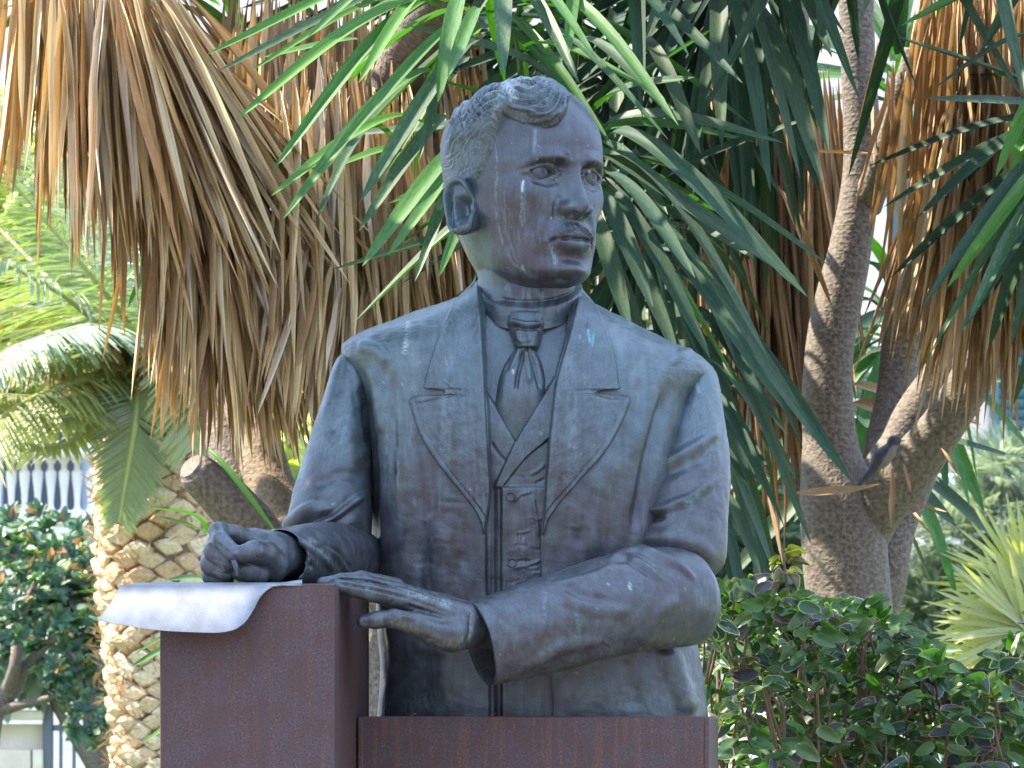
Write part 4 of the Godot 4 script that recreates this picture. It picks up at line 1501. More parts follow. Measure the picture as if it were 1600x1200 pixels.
func make_hands(body: Node3D) -> void:
	var b := []
	# the flat hand: wrist, back, four fingers reaching over the corner of the box, thumb hanging beside it
	limb(b, [P(800, 988, 0.172), P(746, 976, 0.195), P(726, 974, 0.203)], [0.026, 0.0235, 0.024])
	limb(b, [P(728, 972, 0.206), P(690, 960, 0.222), P(628, 934, 0.240)], [0.0225, 0.0205, 0.0125])
	limb(b, [P(728, 966, 0.190), P(690, 950, 0.195), P(622, 924, 0.205)], [0.0195, 0.016, 0.0105])
	limb(b, [P(728, 964, 0.178), P(690, 950, 0.178), P(622, 922, 0.182)], [0.0170, 0.014, 0.010])
	limb(b, [P(735, 984, 0.205), P(706, 990, 0.228), P(676, 986, 0.240)], [0.021, 0.0205, 0.0165])
	limb(b, [P(630, 937, 0.242), P(580, 926, 0.264), P(550, 920, 0.272), P(527, 914, 0.276)], [0.0116, 0.0100, 0.0086, 0.0070])     # index
	limb(b, [P(624, 925, 0.222), P(574, 912, 0.246), P(532, 908, 0.258), P(503, 910, 0.264)], [0.0110, 0.0094, 0.0080, 0.0060])     # middle
	limb(b, [P(618, 917, 0.203), P(566, 904, 0.220), P(534, 906, 0.228), P(512, 911, 0.232)], [0.0104, 0.0086, 0.0074, 0.0060])     # ring
	limb(b, [P(612, 920, 0.184), P(568, 907, 0.192), P(544, 910, 0.196), P(524, 913, 0.198)], [0.0098, 0.0084, 0.0070, 0.0058])     # little
	limb(b, [P(690, 984, 0.236), P(650, 975, 0.252), P(614, 966, 0.262), P(586, 969, 0.266), P(567, 971, 0.268)], [0.0165, 0.0128, 0.0104, 0.0094, 0.0072])   # thumb
	hand_piece("hand", b, 0.0018, 0.0011, body, [[[526, 911, 550, 914, 578, 919, 610, 927, 640, 936], 3.0, -0.0032], [[512, 909, 540, 905, 570, 907, 604, 915, 640, 926], 2.6, -0.0030], [[600, 914, 650, 928, 700, 948], 4, 0.0022], [[636, 940, 670, 952, 712, 966], 4, 0.0020], [[640, 930, 680, 945, 715, 962], 7, 0.0022], [[632, 945, 690, 962], 6, -0.0016], [[616, 938, 606, 944], 4, -0.001], [[574, 912, 576, 926], 3, 0.0012], [[736, 955, 734, 990, 728, 1004], 5, -0.0016], [[660, 966, 690, 976, 716, 974], 6, -0.002], [[612, 960, 614, 974], 3, -0.0012], [[566, 966, 566, 975, 580, 974], 2.5, -0.0009], [[650, 968, 625, 962], 5, 0.0014], [[690, 1000, 660, 985], 6, 0.001]], [[[620, 975, 680, 1008, 720, 1002], 12, Color(0.20, 0.205, 0.155), 0.7, 0.6], [[640, 925, 700, 945], 8, Color(0.30, 0.33, 0.33), 0.6, 0.8], [[736, 958, 732, 1000], 4, Color(0.22, 0.32, 0.31), 0.6, 0.8]])  # first colour mark paints ground light on the underside of the hand
	# the writing hand: a fist round a stylus
	b = []
	limb(b, [P(470, 868, 0.165), P(432, 866, 0.225), P(420, 862, 0.240)], [0.027, 0.0245, 0.024])
	limb(b, [P(424, 858, 0.236), P(396, 848, 0.240), P(372, 846, 0.240)], [0.020, 0.0165, 0.0135])
	limb(b, [P(424, 872, 0.232), P(395, 868, 0.226), P(368, 864, 0.224)], [0.022, 0.019, 0.014])
	limb(b, [P(424, 886, 0.228), P(395, 886, 0.222), P(366, 882, 0.222)], [0.019, 0.018, 0.014])
	limb(b, [P(396, 846, 0.243), P(370, 836, 0.254), P(341, 830, 0.268), P(346, 844, 0.288), P(367, 866, 0.302)], [0.0112, 0.0104, 0.0104, 0.0098, 0.0088])     # index
	limb(b, [P(372, 852, 0.230), P(338, 850, 0.252), P(334, 862, 0.272), P(356, 880, 0.284)], [0.0120, 0.0112, 0.0108, 0.0100])
	limb(b, [P(370, 868, 0.222), P(331, 868, 0.244), P(328, 882, 0.264), P(352, 893, 0.276)], [0.0120, 0.0112, 0.0108, 0.0100])
	limb(b, [P(370, 886, 0.218), P(334, 888, 0.238), P(330, 900, 0.254), P(352, 905, 0.262)], [0.0115, 0.0104, 0.0100, 0.0095])
	limb(b, [P(426, 880, 0.250), P(414, 866, 0.268), P(396, 862, 0.288), P(378, 866, 0.300)], [0.0180, 0.0150, 0.0124, 0.0102])     # thumb
	limb(b, [P(402, 892, 0.262), P(378, 890, 0.275)], [0.0150, 0.0130])
	hand_piece("hand", b, 0.0017, 0.0008, body, [[[338, 848, 352, 858, 372, 876], 2.2, -0.0018], [[330, 872, 345, 876, 362, 884], 2.2, -0.0014], [[330, 890, 345, 895, 360, 899], 2.2, -0.0014], [[402, 850, 400, 864, 404, 876], 2, -0.0012], [[408, 848, 406, 864, 411, 876], 2, -0.0012], [[360, 860, 366, 856, 372, 862], 1.6, -0.0009]], [[[360, 900, 420, 905], 12, Color(0.17, 0.20, 0.16), 0.6, 0.5], [[345, 836, 366, 860], 10, Color(0.16, 0.19, 0.24), 0.6]])
	# stylus
	var pn := tube(PackedVector3Array([P(349, 838, 0.285), P(362, 862, 0.304), P(368, 884, 0.305), P(370.5, 900, 0.305)]), PackedFloat32Array([0.0036, 0.0036, 0.0030, 0.0008]), 14)
	var o := piece("stylus", pn, M.bronze_plain, body)

# ---- the corten steel pieces and the sheet on them -----------------------------------------------------------------------------
const BOX_TOP := 1.7444
const PLINTH_TOP := 1.6005

func make_box() -> void:
	var o := thing("steel_pedestal", "tall rust brown weathering steel box under the paper sheet", "pedestal", Vector3(-0.1925, 0, 0.34))
	o.rotation.y = deg_to_rad(-3.5)
	# local: x to the left of the front right edge is negative, z back is negative
	var w := 0.1905
	var d := 0.36
	var h := BOX_TOP
	piece("front_plate", box_mesh(Vector3(w, h, 0.006), 0.0012, Vector3(-w / 2, h / 2, -0.003)), M.corten, o)
	piece("side_plate", box_mesh(Vector3(0.006, h - 0.0015, d - 0.0085), 0.0012, Vector3(-0.0045, h / 2 - 0.0008, -0.0070 - (d - 0.0085) / 2)), M.corten2, o)
	piece("side_plate", box_mesh(Vector3(0.006, h - 0.0015, d - 0.0085), 0.0012, Vector3(-w + 0.0045, h / 2 - 0.0008, -0.0070 - (d - 0.0085) / 2)), M.corten2, o)
	piece("rear_plate", box_mesh(Vector3(w, h, 0.006), 0.0012, Vector3(-w / 2, h / 2, -d - 0.0020)), M.corten, o)
	piece("top_plate", box_mesh(Vector3(w - 0.016, 0.006, d - 0.012), 0.001, Vector3(-w / 2, h - 0.0045, -d / 2)), M.corten, o)
	# weld down the visible corner
	var path := PackedVector3Array()
	var rad := PackedFloat32Array()
	for i in 160:
		path.append(Vector3(-0.0014, h - 0.003 - (h - 0.006) * i / 159.0, -0.0064))
		rad.append(0.0013 + 0.0003 * sin(i * 2.1))
	piece("weld_seam", tube(path, rad, 8), M.corten2, o)

func make_plinth() -> void:
	var fl := P(559, 1120, 0.106)
	var fr := P(1106, 1120, 0.106)
	var o := thing("steel_plinth", "low wide rust brown steel plinth the bronze bust stands on", "plinth", Vector3(fl.x, 0, 0.106))
	o.rotation.y = deg_to_rad(-5.2)
	var w := (fr.x - fl.x) * 1.002
	var d := 0.34
	var h := PLINTH_TOP
	piece("front_plate", box_mesh(Vector3(w - 0.0072, h, 0.006), 0.0012, Vector3(w / 2, h / 2, -0.003)), M.corten3, o)
	piece("side_plate", box_mesh(Vector3(0.0065, h - 0.001, d), 0.0015, Vector3(0.0030, h / 2 - 0.0006, -d / 2 + 0.0012)), M.corten2, o)
	piece("side_plate", box_mesh(Vector3(0.0065, h - 0.001, d), 0.0015, Vector3(w - 0.0030, h / 2 - 0.0006, -d / 2 + 0.0012)), M.corten4, o)
	piece("rear_plate", box_mesh(Vector3(w - 0.0072, h, 0.006), 0.0012, Vector3(w / 2, h / 2, -d + 0.004)), M.corten, o)
	piece("top_plate", box_mesh(Vector3(w - 0.0080, 0.006, d - 0.016), 0.001, Vector3(w / 2, h - 0.0052, -d / 2)), M.corten, o)

func make_sheet() -> void:
	# the sheet lies on the box, hangs over its front and left and rolls up at the right end
	var nu := 110
	var nt := 70
	var TOPY := V2([150, 919, 183, 917, 215, 914, 250, 913.5, 320, 913.5, 420, 913.5, 470, 914.5, 494, 915])
	var LOWX := V2([0, 151, 0.10, 190, 0.22, 232, 0.36, 284, 0.50, 336, 0.58, 362, 0.66, 382, 0.74, 396, 0.82, 408, 0.92, 424, 1, 440])
	var LOWY := V2([0, 969, 0.10, 976, 0.22, 983, 0.36, 987, 0.50, 988.5, 0.58, 985, 0.66, 973, 0.74, 953, 0.82, 932, 0.92, 915.5, 1, 913.5])
	var v := PackedVector3Array()
	for i in nt:
		var k := i / (nt - 1.0)
		for j in nu:
			var u := j / (nu - 1.0)
			if k < 0.30:
				# flat part, from the back of the sheet forward
				var q := k / 0.30
				var px := lerpf(186, 472, u)
				var z := lerpf(0.10, 0.338, q)
				var lift := 0.0014 + 0.004 * smoothstep(0.86, 1.0, u) * sin(q * 9.0) * sin(q * 9.0) + 0.006 * exp(-pow((u - 0.28) / 0.13, 2.0)) * (1.0 - q)
				var f := P(px, 915, 0.338)
				v.append(Vector3(f.x + (z - 0.338) * 0.06, BOX_TOP + lift - 0.004 * smoothstep(0.12, 0.0, u) * q, z))
			else:
				var q := (k - 0.30) / 0.70
				var lx := cur(LOWX, u)
				var ly := cur(LOWY, u)
				var tx := lerpf(186, 472, u)
				var ty := 913.5
				var bow := 0.5 * PI * q
				var px := lerpf(tx, lx, 1.0 - cos(bow) if u < 0.5 else lerpf(1.0 - cos(bow), q, (u - 0.5) * 2.0))
				var py := lerpf(ty, ly, lerpf(1.0 - cos(bow), sin(bow), 0.35))
				var drop := (ly - ty) / 75.0
				var z := 0.338 + (0.026 * sin(bow) + 0.016 * q) * maxf(drop, 0.06)
				var f := P(px, py, z)
				if f.y > BOX_TOP + 0.0016:
					f.y = BOX_TOP + 0.0016
				v.append(f)
	var m := v.size()
	var idx := grid_idx(nt, nu, false)
	var n := normals_of(v, idx)
	if n[(nt - 10) * nu + 20].z < 0.0:
		idx = grid_idx(nt, nu, false, true)
		n = normals_of(v, idx)
	# give it thickness
	for i in m:
		v.append(v[i] - n[i] * 0.0011)
	var full := PackedInt32Array(idx)
	for k in range(0, idx.size(), 3):
		full.append_array([m + idx[k], m + idx[k + 2], m + idx[k + 1]])
	var rim := []
	for j in nu:
		rim.append(j)
	for i in range(1, nt):
		rim.append(i * nu + nu - 1)
	for j in range(nu - 2, -1, -1):
		rim.append((nt - 1) * nu + j)
	for i in range(nt - 2, 0, -1):
		rim.append(i * nu)
	# the rim gets vertices of its own, so that it stays crisp
	var base := v.size()
	for r in rim:
		v.append(v[r])
		v.append(v[m + r])
	var rc := rim.size()
	for k in rc:
		var a := base + 2 * k
		var b := base + 2 * ((k + 1) % rc)
		full.append_array([a, b, a + 1, b, b + 1, a + 1])
	var n2 := normals_of(v, full)
	piece("paper_sheet", mesh_of(v, full, n2), M.sheet)
	var o := get_child(get_child_count() - 1)
	tag(o, "pale grey metal sheet of paper draped over the box's front edge", "sheet")

# ---- leaves --------------------------------------------------------------------------------------------------------------------
# a strap leaf from the origin to (0, 1, 0) that arches towards +z; half-width 0.5 in x
func strap_leaf(arch: float, fold_in: float, twist: float, segs: int, peak: float, wave := 0.0, sd := 0) -> ArrayMesh:
	var v := PackedVector3Array()
	var uv := PackedVector2Array()
	var skew := 0.65
	for i in segs + 1:
		var t := float(i) / segs
		var w := pow(sin(PI * pow(clampf(t * 0.88 + 0.12, 0.0, 1.0), peak)), 0.58) * (1.0 - 0.30 * (1.0 - t) * (1.0 - t))
		if wave > 0.0:
			w *= 0.2 + 0.8 * smoothstep(0.0, 0.22, t)
		if i == segs:
			w = 0.02
		var z := arch * sin(PI * pow(t, skew)) * 0.5
		var a := twist * t
		for j in 5:
			var s := (j - 2) / 2.0
			var x := s * 0.5 * w
			var d := fold_in * (1.0 - absf(s)) * w * -0.5
			var q := Vector2(x, d).rotated(a)
			var wob := wave * sin(t * 9.0 + sd + s) * w
			v.append(Vector3(q.x + wob * 0.6, t, z + q.y * 0.08 + wob * 0.05))
			uv.append(Vector2(0.5 + s * 0.46 * maxf(w, 0.15), t))
	var idx := grid_idx(segs + 1, 5, false)
	return mesh_of(v, idx, normals_of(v, idx), PackedColorArray(), uv)

# where such a leaf must stand to reach from b to t, its face turned up (or to face)
func leaf_span(b: Vector3, t: Vector3, wide: float, face := Vector3.UP, sag := 1.0) -> Transform3D:
	var y := t - b
	var d := y.normalized()
	var z := face - d * face.dot(d)
	if z.length() < 0.05:
		z = Vector3.BACK - d * d.z
	z = z.normalized()
	var x := d.cross(z).normalized()
	return Transform3D(Basis(x * wide, y, z * y.length() * sag), b)

var GREEN := []
var DRY := []
var GREEN_M := []
var DRY_M := []
var DARK_M := []

func leaf_texture(base: Color, vein: Color, dust: Color, sd: int, streak: float, dusty: float) -> ImageTexture:
	var w := 64
	var h := 256
	var im := Image.create(w, h, false, Image.FORMAT_RGB8)
	var f := FastNoiseLite.new()
	f.seed = sd
	f.frequency = 0.05
	f.fractal_octaves = 3
	for y in h:
		for x in w:
			var k := f.get_noise_2d(x * 12.0, y * 0.35)
			var q := f.get_noise_2d(x * 3.0 + 300, y * 1.6)
			var c := base.lerp(vein, clampf(0.35 + k * streak * 2.0, 0.0, 1.0))
			c = c.lerp(dust, clampf((q - 0.05) * 2.4, 0.0, 1.0) * dusty)
			var u := absf(x / (w - 1.0) - 0.5)
			c = c.lerp(vein, smoothstep(0.05, 0.0, u) * 0.35)
			c = c.lerp(dust, smoothstep(0.44, 0.5, u) * dusty * 0.7)
			im.set_pixel(x, y, c.linear_to_srgb())
	return tex(im)

func leaf_mat(t: Texture2D, rough: float, back: Color, spec := 0.5) -> StandardMaterial3D:
	var m := mat(Color.WHITE, rough)
	m.albedo_texture = t
	m.cull_mode = BaseMaterial3D.CULL_DISABLED
	m.backlight_enabled = true
	m.backlight = back
	m.metallic_specular = spec
	return m

func make_leaf_kinds() -> void:
	for k in 8:
		GREEN.append(strap_leaf([0.10, 0.16, 0.22, 0.28, 0.34, 0.14, 0.20, 0.06][k], 0.55, [0.0, 0.3, -0.3, 0.15, -0.1, 0.5, -0.5, 0.1][k], 12, 0.80))
	for k in 8:
		DRY.append(strap_leaf([0.04, 0.10, -0.06, 0.16, 0.02, 0.12, -0.03, 0.20][k], 1.1, [0.6, -0.6, 0.9, -0.4, 1.2, -1.1, 0.2, 0.7][k], 9, 0.62, 0.18, k))
	var gt := [leaf_texture(Color(0.034, 0.100, 0.024), Color(0.085, 0.190, 0.045), Color(0.16, 0.22, 0.13), 1, 0.6, 0.22), leaf_texture(Color(0.026, 0.065, 0.032), Color(0.050, 0.105, 0.042), Color(0.17, 0.19, 0.15), 2, 0.5, 0.35), leaf_texture(Color(0.050, 0.140, 0.024), Color(0.120, 0.250, 0.045), Color(0.20, 0.27, 0.14), 3, 0.6, 0.15)]
	for t in gt:
		GREEN_M.append(leaf_mat(t, 0.50, Color(0.62, 0.85, 0.20), 0.36))
	DARK_M = [leaf_mat(leaf_texture(Color(0.016, 0.040, 0.026), Color(0.040, 0.080, 0.042), Color(0.075, 0.095, 0.065), 4, 0.5, 0.28), 0.60, Color(0.40, 0.60, 0.22), 0.28), leaf_mat(leaf_texture(Color(0.024, 0.050, 0.028), Color(0.058, 0.100, 0.048), Color(0.10, 0.12, 0.075), 5, 0.5, 0.4), 0.55, Color(0.40, 0.60, 0.22), 0.35)]
	var d := [[0.66, 0.52, 0.30], [0.56, 0.41, 0.22], [0.72, 0.60, 0.38], [0.36, 0.235, 0.125], [0.60, 0.52, 0.42], [0.60, 0.44, 0.24]]
	for k in 6:
		var c := Color(d[k][0], d[k][1], d[k][2])
		DRY_M.append(leaf_mat(leaf_texture(c, c * 0.62, Color(0.52, 0.44, 0.33), 30 + k, 0.55, 0.30), 0.62, Color(0.55, 0.46, 0.30), 0.4))

# a rosette of sword leaves round a centre; each leaf a part of the tree
func rosette(tree: Node3D, c: Vector3, n: int, l0: float, l1: float, wide: float, mats: Array, low := -0.9, high := 0.9, z_most := 99.0, px_most := 1e9, joined := false) -> void:
	var mass := []
	for m in mats.size() * 2:
		mass.append([])
	for k in n:
		var az := k * 2.39996 + rnd(-0.2, 0.2)
		var el := lerpf(high, low, pow((k + 0.5) / n, 0.85)) + rnd(-0.12, 0.12)
		var d := Vector3(cos(az) * cos(el), sin(el), sin(az) * cos(el))
		var l := rnd(l0, l1)
		var b := c + d * 0.03 + Vector3(0, -0.10 * (k / float(n)), 0)
		var t := b + d * l + Vector3(0, -l * rnd(0.05, 0.30) * cos(el), 0)
		if t.z > z_most or PX(t).x > px_most:
			continue
		var place := leaf_span(b, t, wide * rnd(0.8, 1.15), Vector3(rnd(-0.3, 0.3), 1.0, rnd(0.2, 1.3)))
		if joined:
			mass[rng.randi() % mass.size()].append(place)
		else:
			piece("leaf", GREEN[rng.randi() % GREEN.size()], mats[rng.randi() % mats.size()], tree, place)
	for m in mass.size():
		if mass[m].size():
			many("leaves", GREEN[(m * 3 + 1) % 8], mats[m / 2], tree, mass[m])

func hero_leaf(tree: Node3D, a: Array, m: Material, kind := -1) -> void:   # [base px, py, z, tip px, py, z, width]
	piece("leaf", GREEN[kind if kind >= 0 else rng.randi() % GREEN.size()], m, tree, leaf_span(P(a[0], a[1], a[2]), P(a[3], a[4], a[5]), a[6] * 0.70, Vector3(rnd(-0.4, 0.4), 1.0, rnd(0.4, 1.3)), a[7] if a.size() > 7 else 0.8))

# hanging dead leaves: from places along a line [px0, py0, px1, py1, z], leaning by degrees to the right, of a length in pixels
func skirt(a: Array, n: int, lean0: float, lean1: float, l0: float, l1: float, out: Array) -> void:
	n = int(n * 1.25)
	for k in n:
		var u := (k + rng.randf()) / n
		var z: float = a[4] + rnd(-0.16, 0.14)
		var s := FOCAL / (CAM_Z - z)
		var b := P(lerpf(a[0], a[2], u) + rnd(-14, 14), lerpf(a[1], a[3], u) + rnd(-46, 46), z)
		var lean := deg_to_rad(lerpf(lean0, lean1, u) + rng.randfn(0.0, 3.6))
		var l := rnd(l0, l1) / s
		var d := Vector3(sin(lean), -cos(lean), rnd(-0.14, 0.22)).normalized()
		out.append([b, b + d * l, rnd(0.008, 0.016), z])

func hang(tree: Node3D, list: Array, mats: Array, most := 290) -> void:
	list.sort_custom(func(p, q): return p[3] > q[3])
	var behind := []
	for k in list.size():
		var e: Array = list[k]
		var face := Vector3(rnd(-0.7, 0.7), rnd(-0.1, 0.3), 1.0)
		var t := leaf_span(e[0], e[1], e[2], face, rnd(0.5, 1.1))
		if k < most:
			piece("dry_leaf", DRY[rng.randi() % DRY.size()], mats[rng.randi() % mats.size()], tree, t)
		else:
			behind.append([t, rng.randi() % 3, rng.randi() % mats.size()])
	for g in 3:
		var places := []
		for e in behind:
			if e[1] == g:
				places.append(e[0])
		if places.size():
			many("dry_leaves", DRY[g * 2], mats[(g * 2 + 1) % mats.size()], tree, places)

# ---- the yuccas ----------------------------------------------------------------------------------------------------------------
func bark_materials() -> void:
	for kind in 2:
		var a := noise_image(512, 512, 0.03, 4, 61 + kind)
		var rings := noise_image(64, 512, 0.05, 3, 63 + kind)
		rings.resize(512, 512, Image.INTERPOLATE_CUBIC)
		var cells := noise_image(512, 512, 0.05, 3, 65 + kind, FastNoiseLite.TYPE_CELLULAR)
		var im := Image.create(512, 512, false, Image.FORMAT_RGB8)
		var bm := Image.create(512, 512, false, Image.FORMAT_RGB8)
		var dark := Color(0.050, 0.039, 0.031) if kind == 0 else Color(0.085, 0.06, 0.038)
		var light := Color(0.195, 0.160, 0.128) if kind == 0 else Color(0.25, 0.19, 0.12)
		for y in 512:
			for x in 512:
				var k := 0.5 + 1.3 * (a.get_pixel(x, y).r - 0.5) + 0.30 * (rings.get_pixel(x, y).r - 0.5) + 0.8 * (cells.get_pixel(x, y).r - 0.5)
				im.set_pixel(x, y, dark.lerp(light, clampf(k, 0, 1)).linear_to_srgb())
				bm.set_pixel(x, y, Color.from_hsv(0, 0, clampf(k, 0, 1)))
		var m := mat(Color.WHITE, 0.85)
		m.albedo_texture = tex(im)
		m.uv1_triplanar = true
		m.uv1_world_triplanar = true
		m.uv1_scale = Vector3(5.5, 5.5, 5.5)
		m.heightmap_enabled = true
		m.heightmap_texture = tex(bm)
		m.heightmap_scale = 0.17
		M["bark" if kind == 0 else "bark_pale"] = m

func limb_of(tree: Node3D, called: String, pts: Array, m: Material, rough := 0.10) -> void:   # [px, py, z, half-width in px]
	var c := []
	var r := []
	for p in pts:
		c.append(P(p[0], p[1], p[2]))
		r.append(Vector3(p[3] * (CAM_Z - p[2]) / FOCAL, 0, 0))
	var n := pts.size() * 14
	var path := smooth_path(c, n)
	var rr := smooth_path(r, n)
	var rad := PackedFloat32Array()
	for i in n:
		rad.append(rr[i].x)
	piece(called, tube(path, rad, 28, true, rough, float(pts[0][0]), 60.0), m, tree)

func make_yuccas() -> void:
	bark_materials()
	make_leaf_kinds()
	yucca_left()
	yucca_middle()
	yucca_right()

func yucca_left() -> void:
	var t := thing("yucca_tree", "yucca at the left edge wrapped in a long skirt of straw coloured dead leaves", "tree")
	limb_of(t, "trunk", [[520, 1300, -1.75, 48], [470, 900, -1.85, 40], [415, 730, -1.95, 36], [370, 590, -2.05, 34], [330, 420, -2.1, 34], [270, 220, -2.1, 36], [200, 20, -2.1, 38], [170, -160, -2.1, 36]], M.bark_pale, 0.16)
	limb_of(t, "cut_branch", [[470, 930, -1.75, 40], [400, 830, -1.7, 39], [345, 772, -1.66, 37], [308, 738, -1.63, 31], [297, 728, -1.62, 20]], M.bark, 0.12)
	limb_of(t, "branch", [[400, 830, -1.95, 26], [360, 720, -2.0, 30], [345, 650, -2.05, 30], [350, 560, -2.1, 28]], M.bark, 0.12)
	var d := []
	skirt([30, -90, 210, -70, -1.72], 170, -4, 6, 210, 420, d)
	skirt([90, -60, 250, -10, -1.62], 140, 0, 12, 300, 470, d)
	skirt([190, -40, 290, 40, -1.55], 150, 14, 40, 330, 520, d)
	skirt([170, 100, 300, 180, -1.66], 90, 0, 26, 270, 400, d)
	skirt([250, 190, 390, 270, -1.64], 160, -3, 14, 260, 420, d)
	skirt([285, 300, 415, 350, -1.70], 130, -5, 9, 260, 385, d)
	skirt([330, 400, 400, 420, -1.72], 40, -4, 22, 210, 310, d)
	hang(t, d, DRY_M)
	# unseen heads added above the picture to shade the figure
	for e in [[-480, -1180, 0.05], [-250, -1240, 0.20], [-620, -980, -0.1], [-330, -1000, -0.25], [-120, -1050, 0.0], [-420, -1400, -0.2]]:
		rosette(t, P(e[0], e[1], e[2]), 60, 0.40, 0.62, 0.075, GREEN_M, -1.1, 1.3, 99.0, 1e9, true)
	for e in [[250, -90], [150, -140], [330, -160]]:
		rosette(t, P(e[0], e[1], -2.0), 40, 0.40, 0.55, 0.045, GREEN_M, -0.1, 1.3, 99.0, 1e9, true)
	for a in [[326, 702, -1.4, 434, 836, -1.35, 0.016], [322, 826, -2.2, 232, 794, -2.0, 0.030], [322, 832, -2.2, 246, 806, -2.0, 0.026], [330, 915, -2.2, 262, 906, -2.0, 0.028], [290, 1010, -2.2, 205, 1042, -2.0, 0.022], [290, 995, -2.2, 208, 1024, -2.0, 0.016], [300, 1130, -2.2, 222, 1162, -2.0, 0.022], [255, 320, -2.3, 130, 362, -2.2, 0.026], [250, 390, -2.4, 178, 462, -2.3, 0.024], [240, 400, -2.4, 200, 480, -2.3, 0.020]]:
		hero_leaf(t, a, GREEN_M[2])

func yucca_middle() -> void:
	var t := thing("yucca_tree", "yucca behind the statue's head with a fan of green sword leaves over dead ones", "tree")
	limb_of(t, "trunk", [[640, 1300, -1.7, 60], [620, 900, -1.75, 52], [600, 600, -1.8, 46], [585, 300, -1.8, 44], [640, 80, -1.5, 42], [740, -60, -1.1, 38]], M.bark, 0.14)
	limb_of(t, "branch", [[600, 500, -1.8, 40], [720, 350, -1.6, 36], [860, 240, -1.3, 34], [905, 190, -1.1, 30]], M.bark, 0.14)
	var d := []
	skirt([350, 20, 740, 40, -1.72], 220, -4, 6, 230, 400, d)
	skirt([430, 120, 740, 150, -1.56], 190, 0, 8, 260, 400, d)
	skirt([430, 280, 760, 270, -1.60], 190, -4, 10, 240, 360, d)
	skirt([450, 400, 600, 430, -1.52], 50, -12, 4, 120, 250, d)
	skirt([430, 400, 570, 460, -1.62], 110, -5, 4, 170, 250, d)
	skirt([600, 300, 790, 330, -1.66], 110, 0, 16, 200, 330, d)
	hang(t, d, DRY_M)
	# the leaves one can follow one by one
	var hero := [
		[640, -60, -0.95, 322, 86, -0.75, 0.034], [660, -40, -0.9, 340, 112, -0.7, 0.034], [650, -10, -0.95, 390, 112, -0.8, 0.026], [690, 10, -0.85, 366, 190, -0.62, 0.038],
		[700, 0, -0.9, 425, 268, -0.62, 0.036], [660, 190, -0.8, 424, 306, -0.6, 0.036], [700, 120, -0.8, 440, 345, -0.55, 0.040], [610, 210, -0.85, 496, 342, -0.6, 0.030],
		[720, 30, -0.8, 508, 255, -0.5, 0.030], [745, 60, -0.75, 562, 316, -0.5, 0.038], [735, 210, -0.7, 566, 416, -0.5, 0.046], [700, 180, -0.75, 560, 362, -0.55, 0.034],
		[760, 200, -0.7, 606, 400, -0.5, 0.036], [720, 260, -0.75, 648, 440, -0.6, 0.028], [742, 300, -0.7, 686, 432, -0.6, 0.026], [690, -30, -0.9, 560, 130, -0.6, 0.034],
		[725, -20, -0.75, 684, 160, -0.5, 0.040], [790, -60, -0.6, 786, 118, -0.42, 0.040], [748, 10, -0.7, 700, 120, -0.45, 0.032], [705, 40, -0.85, 655, 250, -0.6, 0.030],
		[770, -40, -0.7, 934, 96, -0.4, 0.034], [800, -30, -0.7, 905, 130, -0.45, 0.030], [900, -60, -0.8, 884, 96, -0.6, 0.030], [640, 240, -0.95, 520, 262, -0.8, 0.030],
		[820, 0, -0.85, 1060, 196, -0.55, 0.036], [850, 40, -0.85, 1044, 218, -0.6, 0.032], [820, 70, -0.95, 1030, 150, -0.7, 0.036], [560, 60, -1.0, 410, 90, -0.9, 0.030], [690, -70, -0.9, 480, 60, -0.7, 0.034]]
	for k in hero.size():
		hero_leaf(t, hero[k], GREEN_M[2] if hero[k][0] < 700 and k % 3 != 1 else GREEN_M[k % 2])
	rosette(t, P(770, -70, -1.15), 30, 0.26, 0.38, 0.026, GREEN_M, -0.8, 1.2)
	rosette(t, P(860, -40, -2.0), 50, 0.34, 0.50, 0.034, [DARK_M[0], GREEN_M[1]], -1.2, 1.0, 99.0, 1e9, true)
	rosette(t, P(700, -70, -2.2), 50, 0.34, 0.50, 0.034, [DARK_M[0], GREEN_M[1]], -0.7, 1.2, 99.0, 1e9, true)
	rosette(t, P(905, 190, -1.05), 30, 0.26, 0.38, 0.028, [GREEN_M[1], GREEN_M[0], DARK_M[1]], -1.2, 0.7)

